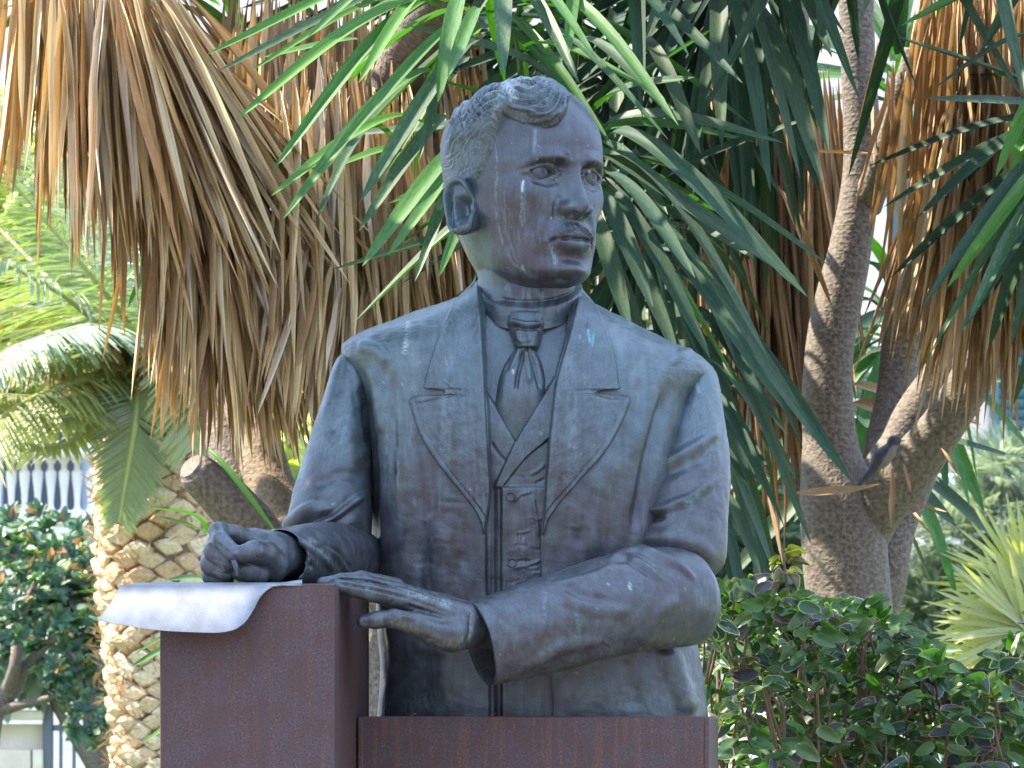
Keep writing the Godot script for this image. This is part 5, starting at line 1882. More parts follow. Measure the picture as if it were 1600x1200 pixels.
func yucca_right() -> void:
	var t := thing("yucca_tree", "large forked yucca with grey bark and many dark green heads at the right", "tree")
	limb_of(t, "trunk", [[1320, 1500, -2.3, 92], [1322, 1150, -2.3, 78], [1328, 960, -2.3, 68], [1320, 860, -2.3, 68], [1310, 780, -2.3, 62], [1298, 700, -2.3, 45], [1294, 600, -2.3, 39], [1304, 500, -2.3, 38], [1330, 380, -2.3, 34], [1347, 260, -2.3, 29], [1342, 120, -2.3, 27], [1334, -80, -2.3, 27]], M.bark, 0.10)
	limb_of(t, "branch", [[1316, 930, -2.36, 36], [1330, 860, -2.335, 50], [1364, 796, -2.29, 48], [1416, 738, -2.22, 41], [1470, 668, -2.15, 36], [1520, 590, -2.1, 35], [1558, 520, -2.05, 34], [1590, 400, -2.0, 34], [1610, 250, -2.0, 32]], M.bark, 0.10)
	limb_of(t, "branch", [[1360, 770, -2.34, 34], [1400, 700, -2.4, 34], [1440, 630, -2.4, 32], [1486, 560, -2.4, 30], [1505, 480, -2.4, 28]], M.bark, 0.10)
	limb_of(t, "branch", [[1372, 730, -2.5, 30], [1398, 620, -2.55, 30], [1412, 500, -2.55, 30], [1436, 380, -2.5, 28], [1462, 240, -2.45, 26], [1480, 60, -2.4, 26]], M.bark, 0.10)
	limb_of(t, "branch", [[1262, 780, -2.6, 24], [1256, 620, -2.65, 22], [1254, 420, -2.65, 22], [1250, 200, -2.6, 22], [1240, 0, -2.6, 22]], M.bark, 0.10)
	limb_of(t, "cut_branch", [[1352, 320, -2.3, 26], [1388, 230, -2.2, 22], [1412, 140, -2.12, 18], [1426, 76, -2.1, 13]], M.bark, 0.12)
	limb_of(t, "second_trunk", [[1330, 1300, -2.6, 60], [1352, 1000, -2.55, 46], [1382, 900, -2.5, 36], [1402, 820, -2.5, 30], [1440, 740, -2.5, 24]], M.bark, 0.14)
	var d := []
	skirt([1060, 120, 1300, 150, -2.62], 150, -3, 4, 280, 460, d)
	skirt([1100, 300, 1290, 320, -2.66], 150, -2, 6, 240, 400, d)
	skirt([1140, 480, 1250, 500, -2.62], 60, -5, 9, 200, 380, d)
	skirt([1450, 0, 1620, -20, -1.85], 160, -6, 2, 280, 480, d)
	skirt([1470, 180, 1620, 160, -1.80], 160, -14, 2, 260, 420, d)
	skirt([1500, 330, 1630, 340, -1.84], 90, -12, 6, 220, 340, d)
	skirt([1375, 90, 1420, 200, -2.14], 16, -16, 22, 120, 220, d)
	skirt([930, 150, 1120, 180, -1.9], 50, -3, 8, 250, 420, d)
	hang(t, d, [DRY_M[1], DRY_M[3], DRY_M[5], DRY_M[3]])  # darker straw mix paints in the shade on this tree
	# dead leaves caught in the fork
	for a in [[1240, 770, -2.1, 1376, 756, -2.1, 0.032], [1395, 733, -2.08, 1392, 826, -2.06, 0.018], [1412, 724, -2.08, 1424, 770, -2.06, 0.012], [1440, 640, -2.3, 1532, 660, -2.2, 0.010], [1440, 640, -2.3, 1534, 664, -2.25, 0.012], [1420, 780, -2.2, 1480, 800, -2.1, 0.012], [1418, 790, -2.2, 1462, 842, -2.1, 0.012], [1470, 700, -2.1, 1502, 750, -2.05, 0.010], [1330, 600, -2.75, 1440, 640, -2.7, 0.044], [1330, 630, -2.75, 1420, 650, -2.7, 0.044], [1262, 236, -2.1, 1376, 240, -2.05, 0.012], [1215, 290, -2.15, 1300, 480, -2.1, 0.026], [1400, 240, -2.1, 1380, 540, -2.0, 0.012]]:
		piece("dry_leaf", DRY[rng.randi() % 8], DRY_M[3], t, leaf_span(P(a[0], a[1], a[2]), P(a[3], a[4], a[5]), a[6] * 0.75, Vector3(0, 0.6, 1.0)))
	var hero := [
		[948, 210, -0.85, 1262, 464, -0.6, 0.044], [930, 230, -0.85, 1250, 440, -0.65, 0.040], [940, 270, -0.8, 1086, 434, -0.6, 0.040], [945, 240, -0.85, 1200, 560, -0.65, 0.040],
		[935, 300, -0.85, 1020, 480, -0.7, 0.044], [925, 330, -0.9, 985, 520, -0.75, 0.046], [960, 300, -0.85, 1110, 560, -0.7, 0.042], [950, 360, -0.9, 1060, 560, -0.75, 0.044],
		[1010, 330, -0.95, 1225, 640, -0.75, 0.040], [1040, 360, -1.0, 1278, 690, -0.85, 0.044], [1060, 420, -1.0, 1330, 752, -0.85, 0.046], [1080, 430, -1.1, 1268, 852, -0.95, 0.028],
		[1090, 480, -1.1, 1230, 680, -0.95, 0.030], [1110, 560, -1.1, 1246, 750, -1.0, 0.026], [1100, 600, -1.15, 1210, 790, -1.0, 0.030], [1120, 680, -1.1, 1212, 900, -1.0, 0.032],
		[1130, 620, -1.15, 1170, 760, -1.05, 0.030], [1125, 760, -1.1, 1190, 905, -1.0, 0.034], [1130, 800, -1.1, 1160, 950, -1.05, 0.036], [900, 60, -0.9, 1060, 190, -0.7, 0.036],
		[980, -40, -1.0, 1160, 130, -0.8, 0.034], [1000, 60, -1.05, 1095, 240, -0.9, 0.036], [960, -60, -0.9, 1076, 86, -0.7, 0.040], [1060, -60, -1.0, 1010, 60, -0.85, 0.036],
		[1100, -70, -1.1, 1204, 300, -0.9, 0.046], [1130, -60, -1.1, 1128, 232, -0.95, 0.046], [1160, -80, -1.1, 1085, 246, -1.0, 0.040], [1150, -40, -1.1, 1250, 280, -0.9, 0.040],
		[1190, -80, -1.1, 1296, 240, -0.9, 0.044], [1190, 20, -1.1, 1284, 286, -0.95, 0.044], [1180, -60, -1.2, 1196, 200, -1.0, 0.042], [1220, -80, -1.1, 1300, 90, -0.9, 0.036],
		[1620, -50, -1.3, 1408, 40, -1.0, 0.034], [1640, 60, -1.25, 1456, 140, -1.0, 0.034], [1640, -40, -1.3, 1530, 84, -1.1, 0.036], [1640, 130, -1.2, 1556, 276, -1.0, 0.040],
		[1640, 220, -1.2, 1444, 476, -0.95, 0.036], [1640, 240, -1.2, 1514, 500, -1.0, 0.036], [1630, 260, -1.2, 1480, 450, -1.0, 0.040], [1640, 300, -1.25, 1500, 520, -1.05, 0.034], [1650, 250, -1.2, 1450, 560, -1.0, 0.030], [1640, 100, -1.3, 1570, 340, -1.1, 0.034]]
	for k in hero.size():
		hero_leaf(t, hero[k], DARK_M[k % 2] if hero[k][0] < 1500 else [DARK_M[0], GREEN_M[1], GREEN_M[2]][k % 3])
	rosette(t, P(1000, 300, -1.3), 44, 0.32, 0.50, 0.026, DARK_M, -1.3, 0.5, -0.32, 1260)
	rosette(t, P(1120, -90, -1.5), 60, 0.34, 0.50, 0.027, DARK_M, -1.4, 0.6, 99.0, 1290)
	rosette(t, P(960, 40, -1.7), 54, 0.34, 0.48, 0.028, DARK_M, -1.3, 0.6, 99.0, 1240)
	rosette(t, P(1170, -150, -1.7), 54, 0.34, 0.50, 0.028, DARK_M, -1.4, 0.6, 99.0, 1300)
	rosette(t, P(1080, 520, -1.7), 50, 0.28, 0.44, 0.026, DARK_M, -1.4, 0.4, -0.32, 1235)
	rosette(t, P(1690, 160, -1.5), 44, 0.26, 0.36, 0.032, DARK_M, -1.2, 0.8, 99.0, 1e9, true)
	rosette(t, P(1405, 90, -3.1), 30, 0.28, 0.42, 0.050, GREEN_M, -0.3, 1.4, 99.0, 1e9, true)
	rosette(t, P(1400, 470, -3.4), 34, 0.30, 0.45, 0.050, [GREEN_M[0], DARK_M[0]], -1.2, 0.8, 99.0, 1e9, true)
	rosette(t, P(1350, 640, -3.3), 24, 0.28, 0.40, 0.050, [GREEN_M[0], DARK_M[1]], -1.2, 0.8, 99.0, 1e9, true)
	# unseen heads added above the picture to shade the leaves below
	for e in [[1250, -480, -1.2], [1000, -470, -1.1], [1480, -420, -1.0], [1150, -800, -1.2], [1360, -760, -1.3], [1620, -700, -1.2]]:
		rosette(t, P(e[0], e[1], e[2]), 56, 0.42, 0.62, 0.032, DARK_M, -1.0, 1.2, 99.0, 1e9, true)

# ---- ground, buildings, palms and shrubs round about ---------------------------------------------------------------------------
func noisy_mat(a: Color, b: Color, freq: float, scale: float, rough := 0.85, sd := 1, bump := 0.0) -> StandardMaterial3D:
	var n := noise_image(256, 256, freq, 4, sd)
	var im := Image.create(256, 256, false, Image.FORMAT_RGB8)
	for y in 256:
		for x in 256:
			im.set_pixel(x, y, a.lerp(b, clampf(0.5 + 1.6 * (n.get_pixel(x, y).r - 0.5), 0, 1)).linear_to_srgb())
	var m := mat(Color.WHITE, rough)
	m.albedo_texture = tex(im)
	m.uv1_triplanar = true
	m.uv1_world_triplanar = true
	m.uv1_scale = Vector3(scale, scale, scale)
	if bump > 0.0:
		m.heightmap_enabled = true
		m.heightmap_texture = tex(n)
		m.heightmap_scale = bump
	return m

func plane_mesh(x0: float, x1: float, z0: float, z1: float, y: float) -> ArrayMesh:
	var v := PackedVector3Array([Vector3(x0, y, z0), Vector3(x1, y, z0), Vector3(x0, y, z1), Vector3(x1, y, z1)])
	var idx := PackedInt32Array([0, 1, 2, 1, 3, 2])
	return mesh_of(v, idx, normals_of(v, idx))

func make_ground() -> void:
	structure("ground", plane_mesh(-300, 300, -400, 200, 0.0), noisy_mat(Color(0.20, 0.18, 0.14), Color(0.26, 0.23, 0.18), 0.03, 0.3, 0.9, 71))
	structure("paving", plane_mesh(-14, 14, -0.8, 30, 0.004), noisy_mat(Color(0.10, 0.09, 0.075), Color(0.15, 0.135, 0.11), 0.03, 0.5, 0.85, 72))
	structure("lawn", plane_mesh(-30, 30, -18, -0.8, 0.004), noisy_mat(Color(0.05, 0.09, 0.025), Color(0.09, 0.13, 0.04), 0.05, 1.0, 0.95, 73))

# one turned baluster, height 1
func baluster_mesh() -> ArrayMesh:
	var prof := V2([0.0, 0.30, 0.06, 0.30, 0.065, 0.20, 0.10, 0.19, 0.14, 0.17, 0.40, 0.22, 0.62, 0.31, 0.72, 0.33, 0.76, 0.30, 0.78, 0.20, 0.84, 0.17, 0.90, 0.19, 0.92, 0.27, 0.95, 0.30, 1.0, 0.30])
	var v := PackedVector3Array()
	var n := 60
	for i in n:
		var y := i / (n - 1.0)
		for j in 14:
			var a := TAU * j / 14
			v.append(Vector3(cos(a) * cur(prof, y) * 0.5, y, sin(a) * cur(prof, y) * 0.5))
	var idx := grid_idx(n, 14, true)
	var nn := normals_of(v, idx)
	if nn[7 * 14].dot(Vector3(v[7 * 14].x, 0, v[7 * 14].z)) < 0:
		idx = grid_idx(n, 14, true, true)
		nn = normals_of(v, idx)
	return mesh_of(v, idx, nn)

func balustrade(px0: float, px1: float, top: float, bottom: float, z: float, step: float, label: String, m: Material, b: ArrayMesh) -> void:
	var a := P(px0, bottom, z)
	var e := P(px1, top, z)
	var o := thing("balustrade", label, "balustrade", Vector3(a.x, 0, z))
	var w := e.x - a.x
	var s := (CAM_Z - z) / FOCAL
	var h := (bottom - top) * s
	var bt := a.y
	piece("base_wall", box_mesh(Vector3(w, bt - 0.10, 0.34), 0.01, Vector3(w / 2, (bt - 0.10) / 2, 0)), m, o)
	piece("plinth_course", box_mesh(Vector3(w + 0.04, 0.10, 0.40), 0.015, Vector3(w / 2, bt - 0.05, 0)), m, o)
	piece("handrail", box_mesh(Vector3(w + 0.04, 0.11, 0.36), 0.02, Vector3(w / 2, bt + h + 0.055, 0)), m, o)
	var x := step * s * 0.5
	while x < w - step * s * 0.2:
		piece("baluster", b, m, o, Transform3D(Basis().scaled(Vector3(step * s * 2.55, h, step * s * 2.55)), Vector3(x, bt, 0)))
		x += step * s

func shutter(parent: Node3D, c: Vector3, w: float, h: float, m: Material) -> void:   # c: middle of its foot
	var o := piece("shutter", shutter_frame(w, h), m, parent, Transform3D(Basis(), c))
	var n := int(h / 0.085)
	var slat := box_mesh(Vector3(w - 0.13, 0.085, 0.014), 0.003)
	for k in n:
		piece("slat", slat, m, o, Transform3D(Basis(Vector3.RIGHT, 0.6), Vector3(0, 0.09 + (h - 0.18) * (k + 0.5) / n, 0.0)))

func shutter_frame(w: float, h: float) -> ArrayMesh:
	var st := flat_st()
	for s in [-1.0, 1.0]:
		box_into(st, Vector3(s * (w / 2 - 0.035), h / 2, 0), Vector3(0.07, h, 0.045), 0.004)
		box_into(st, Vector3(0, h / 2 + s * (h / 2 - 0.045), 0), Vector3(w - 0.142, 0.09, 0.043), 0.004)
	return done(st)

func make_buildings() -> void:
	var white := noisy_mat(Color(0.66, 0.64, 0.66), Color(0.74, 0.72, 0.73), 0.03, 0.8, 0.8, 81)
	var peach := noisy_mat(Color(0.62, 0.47, 0.30), Color(0.70, 0.54, 0.36), 0.02, 0.4, 0.85, 82)
	var pink := noisy_mat(Color(0.68, 0.58, 0.52), Color(0.74, 0.65, 0.58), 0.02, 0.4, 0.85, 83)
	var cream := noisy_mat(Color(0.58, 0.50, 0.40), Color(0.68, 0.61, 0.50), 0.03, 0.6, 0.85, 84, 0.5)
	var teal := mat(lin(0.045, 0.13, 0.16), 0.55)
	var dark := mat(lin(0.02, 0.035, 0.05), 0.12)
	var red := mat(lin(0.20, 0.03, 0.03), 0.6)
	var frame := mat(lin(0.20, 0.27, 0.36), 0.5)
	var b := baluster_mesh()
	balustrade(-75, 172, 716, 800, -20.0, 20.6, "white stone balustrade with urn shaped balusters behind the palm fronds at left", white, b)
	# left villa
	var z := -23.0
	var s := (CAM_Z - z) / FOCAL
	var o := thing("villa", "pale villa behind the white balustrade at the left edge", "building", Vector3(P(-60, 0, z).x, 0, z))
	var st := flat_st()
	# the front wall with two openings is built of piers and bands
	var w := 7.6
	var x0 := -5.2
	var yb := P(0, 830, z).y
	for e in [[x0, 0.15, 0.0, 11.0], [0.15, 2.0, 0.0, yb - 0.4], [0.15, 2.0, yb + 2.3, 11.0], [2.0, w, 0.0, 11.0]]:
		box_into(st, Vector3((e[0] + e[1]) / 2, (e[2] + e[3]) / 2, -2.0), Vector3(e[1] - e[0] - 0.002, e[3] - e[2], 4.0), 0.01)
	piece("wall", done(st), pink, o)
	piece("roof", box_mesh(Vector3(w - x0 + 0.8, 0.35, 5.0), 0.05, Vector3((w + x0) / 2, 11.18, -2.0)), peach, o)
	var win := piece("window", box_mesh(Vector3(1.84, 2.68, 0.05), 0.005, Vector3(1.075, yb + 0.95, -0.22)), frame, o)
	piece("pane", box_mesh(Vector3(0.62, 2.4, 0.02), 0.002, Vector3(0.62, yb + 0.95, -0.18)), dark, win)
	piece("pane", box_mesh(Vector3(0.34, 2.4, 0.02), 0.002, Vector3(1.30, yb + 0.95, -0.18)), red, win)
	piece("pane", box_mesh(Vector3(0.30, 2.4, 0.02), 0.002, Vector3(1.72, yb + 0.95, -0.18)), frame, win)
	# right villa with teal shutters
	z = -22.0
	s = (CAM_Z - z) / FOCAL
	o = thing("villa", "peach villa with teal louvred shutters seen under the yucca at right", "building", Vector3(P(1440, 0, z).x, 0, z))
	st = flat_st()
	var y0 := P(0, 770, z).y
	for e in [[-2.0, 0.06, 0.0, 11.0], [0.06, 0.30, 0.0, y0], [0.06, 0.30, y0 + 2.4, 11.0], [0.30, 0.46, 0.0, 11.0], [0.46, 1.02, 0.0, y0], [0.46, 1.02, y0 + 2.4, 11.0], [1.02, 6.0, 0.0, 11.0]]:
		pass
	for e in [[-2.6, -0.25, 0.0, 11.0], [-0.25, 0.22, 0.0, y0], [-0.25, 0.22, y0 + 2.5, 11.0], [0.22, 5.0, 0.0, 11.0]]:
		box_into(st, Vector3((e[0] + e[1]) / 2, (e[2] + e[3]) / 2, -2.0), Vector3(e[1] - e[0] - 0.002, e[3] - e[2], 4.0), 0.01)
	piece("wall", done(st), pink, o)
	piece("door_surround", box_mesh(Vector3(0.11, 2.5, 0.10), 0.01, Vector3(0.28, y0 + 1.25, 0.052)), peach, o)
	piece("roof", box_mesh(Vector3(8.4, 0.35, 5.0), 0.05, Vector3(1.2, 11.18, -2.0)), peach, o)
	shutter(o, Vector3(-0.02, y0 - 0.02, -0.10), 0.42, 2.45, teal)
	shutter(o, Vector3(0.70, y0 - 0.02, 0.03), 0.36, 2.6, teal)
	shutter(o, Vector3(1.02, y0 - 0.05, 0.03), 0.24, 2.6, teal)
	shutter(o, Vector3(1.36, y0 - 0.05, 0.03), 0.40, 2.6, teal)
	balustrade(1436, 1660, 767, 800, -20.4, 12.0, "low cream balustrade in front of the teal shutters at right", white, b)
	# garden wall and railing at the lower left
	z = -13.0
	s = (CAM_Z - z) / FOCAL
	var a := P(-160, 1116, z)
	o = thing("garden_wall", "cream block wall beside the iron railing at the lower left corner", "wall", Vector3(a.x, 0, z))
	var ww := 230 * s
	var course := 0.16
	var k := 0
	var shades := [cream, noisy_mat(Color(0.52, 0.44, 0.35), Color(0.64, 0.56, 0.46), 0.03, 0.6, 0.85, 85, 0.5)]
	piece("core", box_mesh(Vector3(ww - 0.02, a.y - 0.05, 0.18), 0.005, Vector3(ww / 2, (a.y - 0.05) / 2, -0.14)), cream, o)
	while (k + 1) * course < a.y - 0.02:
		var x := -0.15 if k % 2 else 0.0
		while x < ww - 0.05:
			var l := minf(0.34, ww - x)
			var xs := maxf(x, 0.0)
			l -= xs - x
			piece("block", box_mesh(Vector3(l - 0.008, course - 0.008, 0.10), 0.006), shades[rng.randi() % 2], o, Transform3D(Basis(), Vector3(xs + l / 2, (k + 0.5) * course, rnd(-0.003, 0.003))))
			x += 0.34
		k += 1
	piece("coping", box_mesh(Vector3(ww, 0.05, 0.34), 0.008, Vector3(ww / 2, a.y - 0.005, -0.08)), cream, o)
	var post := P(75, 1100, z)
	o = thing("railing", "grey iron railing beside the cream block wall at the lower left", "railing", Vector3(post.x, 0, z))
	var iron := mat(lin(0.10, 0.115, 0.14), 0.5, 0.3)
	piece("post", box_mesh(Vector3(0.05, post.y, 0.05), 0.004, Vector3(0, post.y / 2, 0)), iron, o)
	for q in 2:
		piece("rail", box_mesh(Vector3(0.9, 0.03, 0.02), 0.003, Vector3(0.475, [0.2, post.y - 0.12][q], 0)), iron, o)
	for q in 13:
		piece("bar", box_mesh(Vector3(0.016, post.y - 0.05, 0.016), 0.002, Vector3(0.065 + q * 0.066, (post.y - 0.05) / 2, 0.0)), iron, o)

# ---- the date palm -------------------------------------------------------------------------------------------------------------
func frond(tree: Node3D, b: Vector3, m: Vector3, e: Vector3, ll: float, wide: float, mat_leaf: Material, mat_rib: Material, droop: float, n := 60, start := 0.12) -> void:
	# b base, m middle, e tip; leaflets in two ranks
	var path := smooth_path([b, m, e], 26)
	var rad := PackedFloat32Array()
	for i in 26:
		rad.append(lerpf(0.016, 0.003, i / 25.0))
	var rib := piece("frond", tube(path, rad, 8), mat_rib, tree)
	var places := []
	for k in n:
		var u := lerpf(start, 0.99, (k + 0.5) / n)
		var f := u * 25.0
		var i := mini(int(f), 24)
		var p := path[i].lerp(path[i + 1], f - i)
		var t := (path[i + 1] - path[i]).normalized()
		var side := t.cross(Vector3.UP)
		if side.length() < 0.3:
			side = t.cross(Vector3(0, 0.3, -1))
		side = side.normalized()
		var up := side.cross(t).normalized()
		for s in [-1.0, 1.0]:
			var l := ll * (0.35 + 0.65 * sin(PI * pow(u, 0.75))) * rnd(0.85, 1.1)
			var d: Vector3 = (side * s * 0.9 + t * (0.35 + 0.55 * u) + up * rnd(0.0, 0.25)).normalized()
			var q: Vector3 = p + d * l + Vector3(0, -droop * l * rnd(0.6, 1.2), 0)
			places.append(leaf_span(p, q, wide * rnd(0.8, 1.2), up + Vector3(0, 0, 0.3), rnd(0.2, 0.8)))
	many("leaflets", GREEN[3], mat_leaf, rib, places)

func make_palm() -> void:
	var z := -7.0
	var o := thing("date_palm", "date palm with a trunk of pale diamond leaf bases and feathery fronds at left", "palm", Vector3.ZERO)
	var s := (CAM_Z - z) / FOCAL
	var R := V2([580, 88, 700, 96, 780, 98, 900, 96, 1000, 90, 1080, 80, 1200, 74, 1400, 80])
	var path := PackedVector3Array()
	var rad := PackedFloat32Array()
	for i in 60:
		var py := lerpf(1420, 560, i / 59.0)
		path.append(P(lerpf(252, 244, i / 59.0), py, z))
		rad.append((cur(R, py) - 9.0) * s)
	path[0].y = minf(path[0].y, 0.0)
	var fibre := noisy_mat(Color(0.10, 0.065, 0.04), Color(0.20, 0.14, 0.09), 0.08, 5.0, 0.95, 91, 0.8)
	piece("trunk", tube(path, rad, 40, true, 0.08, 2.0, 30.0), fibre, o)
	var tones := [noisy_mat(Color(0.40, 0.29, 0.18), Color(0.58, 0.45, 0.30), 0.05, 5.0, 0.8, 92, 0.4), noisy_mat(Color(0.46, 0.35, 0.23), Color(0.66, 0.54, 0.38), 0.05, 5.0, 0.8, 93, 0.4), noisy_mat(Color(0.36, 0.23, 0.13), Color(0.52, 0.36, 0.22), 0.05, 5.0, 0.8, 94, 0.4)]
	# a leaf base: a broad lozenge that stands out of the trunk, cut off blunt at its upper end
	var kinds := []
	for k in 4:
		var st := SurfaceTool.new()
		st.begin(Mesh.PRIMITIVE_TRIANGLES)
		st.set_smooth_group(-1)
		var rim := []
		var face := []
		for j in 12:
			var a := TAU * j / 12
			var lx := cos(a)
			var ly := sin(a)
			var q := 1.0 / pow(pow(absf(lx), 1.25) + pow(absf(ly), 1.25), 0.8)
			rim.append(Vector3(lx * q * 0.5, ly * q * 0.5, -0.25))
			face.append(Vector3(lx * q * 0.42, ly * q * 0.36 - 0.05, 0.22 + 0.30 * (0.5 + 0.5 * ly) + rnd(-0.05, 0.05)))
		var mid := Vector3(rnd(-0.04, 0.04), -0.02, 0.48 + rnd(-0.06, 0.06))
		for j in 12:
			var j2 := (j + 1) % 12
			tri(st, rim[j], rim[j2], face[j2], true)
			tri(st, rim[j], face[j2], face[j], true)
			tri(st, face[j], face[j2], mid, true)
		st.generate_normals()
		kinds.append(st.commit())
	var fibres := []
	var per := 11
	var row := 0
	var py := 700.0
	while py < 1215.0:
		var r := cur(R, py)
		var c := P(lerpf(244, 252, (py - 560.0) / 860.0), py, z)
		for k in per:
			var a := TAU * (k + (0.5 if row % 2 else 0.0)) / per + row * 0.035 + rnd(-0.05, 0.05)
			if cos(a) < -0.35:
				continue
			var d := Vector3(sin(a), 0, cos(a))
			var w := TAU * r / per * s * 0.94
			var h := 40.0 * s * (r / 96.0)
			var bs := Basis(Vector3.UP, a) * Basis(Vector3.FORWARD, rnd(-0.26, 0.26)) * Basis(Vector3.RIGHT, rnd(-0.25, 0.15))
			piece("leaf_base", kinds[rng.randi() % 4], tones[rng.randi() % 3 if py < 1080 else rng.randi() % 2], o, Transform3D(bs.scaled_local(Vector3(w * rnd(0.92, 1.10), h * rnd(0.80, 1.06), 0.046 * rnd(0.6, 1.5))), c + d * (r - 8.0 + rnd(-2.5, 1.5)) * s + Vector3(0, rnd(-0.010, 0.010), 0)))
			for f in 3:
				var fa := a + rnd(-0.3, 0.3)
				var fb := c + Vector3(sin(fa), 0, cos(fa)) * (r + 0.0) * s + Vector3(0, rnd(-0.03, 0.03), 0)
				fibres.append(leaf_span(fb, fb + Vector3(sin(fa) * 0.02 + rnd(-0.04, 0.04), rnd(-0.05, 0.05), cos(fa) * 0.02 + rnd(0.0, 0.02)), rnd(0.003, 0.007), Vector3(0, 0.2, 1)))
		py += 19.5 * (r / 96.0)
		row += 1
	many("fibres", DRY[1], DRY_M[3], o, fibres)
	var g1 := leaf_mat(leaf_texture(Color(0.22, 0.26, 0.18), Color(0.33, 0.37, 0.25), Color(0.44, 0.47, 0.38), 101, 0.4, 0.4), 0.45, Color(0.85, 0.95, 0.45))  # pale leaf colour stands in for haze over the far fronds
	var g2 := leaf_mat(leaf_texture(Color(0.25, 0.28, 0.12), Color(0.36, 0.38, 0.17), Color(0.44, 0.45, 0.28), 102, 0.4, 0.4), 0.5, Color(1.0, 0.98, 0.45))  # likewise paled in place of haze
	var rib := mat(lin(0.30, 0.32, 0.12), 0.5)
	var C := P(235, 585, z)
	# the frond that hangs in front of the trunk
	frond(o, C + Vector3(-0.02, 0.0, 0.18), P(212, 655, z + 0.42), P(186, 815, z + 0.40), 0.175, 0.010, g1, rib, 0.10, 92, 0.02)
	for e in [[[150, 440, -6.8], [0, 262, -6.6], 0.30, g1], [[110, 470, -6.6], [-60, 380, -6.3], 0.32, g1], [[170, 430, -7.3], [60, 180, -7.4], 0.32, g1], [[215, 440, -7.4], [190, 210, -7.8], 0.30, g1], [[250, 430, -7.6], [300, 200, -8.0], 0.30, g1],
		[[120, 520, -6.5], [-60, 590, -6.0], 0.22, g1], [[140, 560, -6.7], [-40, 600, -6.4], 0.16, g2], [[130, 622, -6.6], [-70, 610, -6.2], 0.13, g2], [[120, 650, -6.5], [-80, 634, -6.2], 0.12, g2], [[110, 690, -6.5], [-90, 672, -6.2], 0.10, g2],
		[[20, 640, -6.3], [-110, 800, -5.9], 0.22, g2], [[100, 500, -7.4], [-80, 460, -7.5], 0.32, g2], [[130, 400, -7.8], [-20, 130, -8.0], 0.32, g1], [[300, 500, -7.0], [390, 520, -6.8], 0.26, g1], [[330, 480, -7.4], [470, 540, -7.4], 0.28, g2], [[340, 520, -7.8], [480, 700, -7.9], 0.28, g2],
		[[150, 510, -6.4], [30, 540, -5.8], 0.18, g1], [[290, 560, -6.6], [300, 700, -6.4], 0.20, g2], [[200, 350, -8.0], [100, 60, -8.4], 0.34, g2], [[60, 420, -8.0], [-120, 250, -8.2], 0.34, g2], [[300, 560, -6.6], [330, 640, -6.4], 0.12, g2]]:
		var m: Array = e[0]
		var tip: Array = e[1]
		frond(o, C + Vector3(rnd(-0.08, 0.08), rnd(-0.06, 0.10), 0.0), P(m[0], m[1], m[2]), P(tip[0], tip[1], tip[2]), e[2], 0.0115, e[3], rib, 0.55, 84)
	# cut stubs in the crown
	var husk := mat(lin(0.34, 0.19, 0.10), 0.9)
	for k in 16:
		var a := rnd(-1.6, 1.6)
		var d := Vector3(sin(a), rnd(0.3, 1.1), cos(a)).normalized()
		var b := C + Vector3(sin(a), rnd(-1.4, 0.2), cos(a)) * 0.15
		piece("frond_stub", tube(PackedVector3Array([b, b + d * 0.12, b + d * rnd(0.2, 0.3)]), PackedFloat32Array([0.035, 0.026, 0.016]), 8), husk, o)

# ---- shrubs --------------------------------------------------------------------------------------------------------------------
# a broad leaf from the origin to (0, 1, 0), its margin a ring of its own colour
func broad_leaf(rim: Color, blade: Color, cup: float, wav: float) -> ArrayMesh:
	var v := PackedVector3Array([Vector3(0, 0.48, cup * -0.06)])
	var col := PackedColorArray([blade])
	var n := 12
	for ring in 4:
		var r: float = [0.5, 0.90, 0.915, 1.0][ring]
		for j in n:
			var a := TAU * j / n
			var y := 0.5 - 0.5 * cos(a)
			var w := 0.26 * pow(absf(sin(a)), 0.95) * (1.2 - 0.55 * y)
			var x := w * signf(sin(a)) * r
			var yy := lerpf(0.48, y, r)
			v.append(Vector3(x, yy, absf(x) * cup + wav * sin(a * 3.0) * r * r - 0.22 * yy * yy))
			col.append(blade if ring < 2 else rim)
	var idx := PackedInt32Array()
	for j in n:
		idx.append_array([0, 1 + j, 1 + (j + 1) % n])
		for ring in 3:
			var a := 1 + ring * n + j
			var b := 1 + ring * n + (j + 1) % n
			idx.append_array([a, a + n, b, b, a + n, b + n])
	return mesh_of(v, idx, normals_of(v, idx), col)

func leaf_paint(rough: float, back: Color) -> StandardMaterial3D:
	var m := mat(Color.WHITE, rough)
	m.vertex_color_use_as_albedo = true
	m.cull_mode = BaseMaterial3D.CULL_DISABLED
	m.backlight_enabled = true
	m.backlight = back
	return m

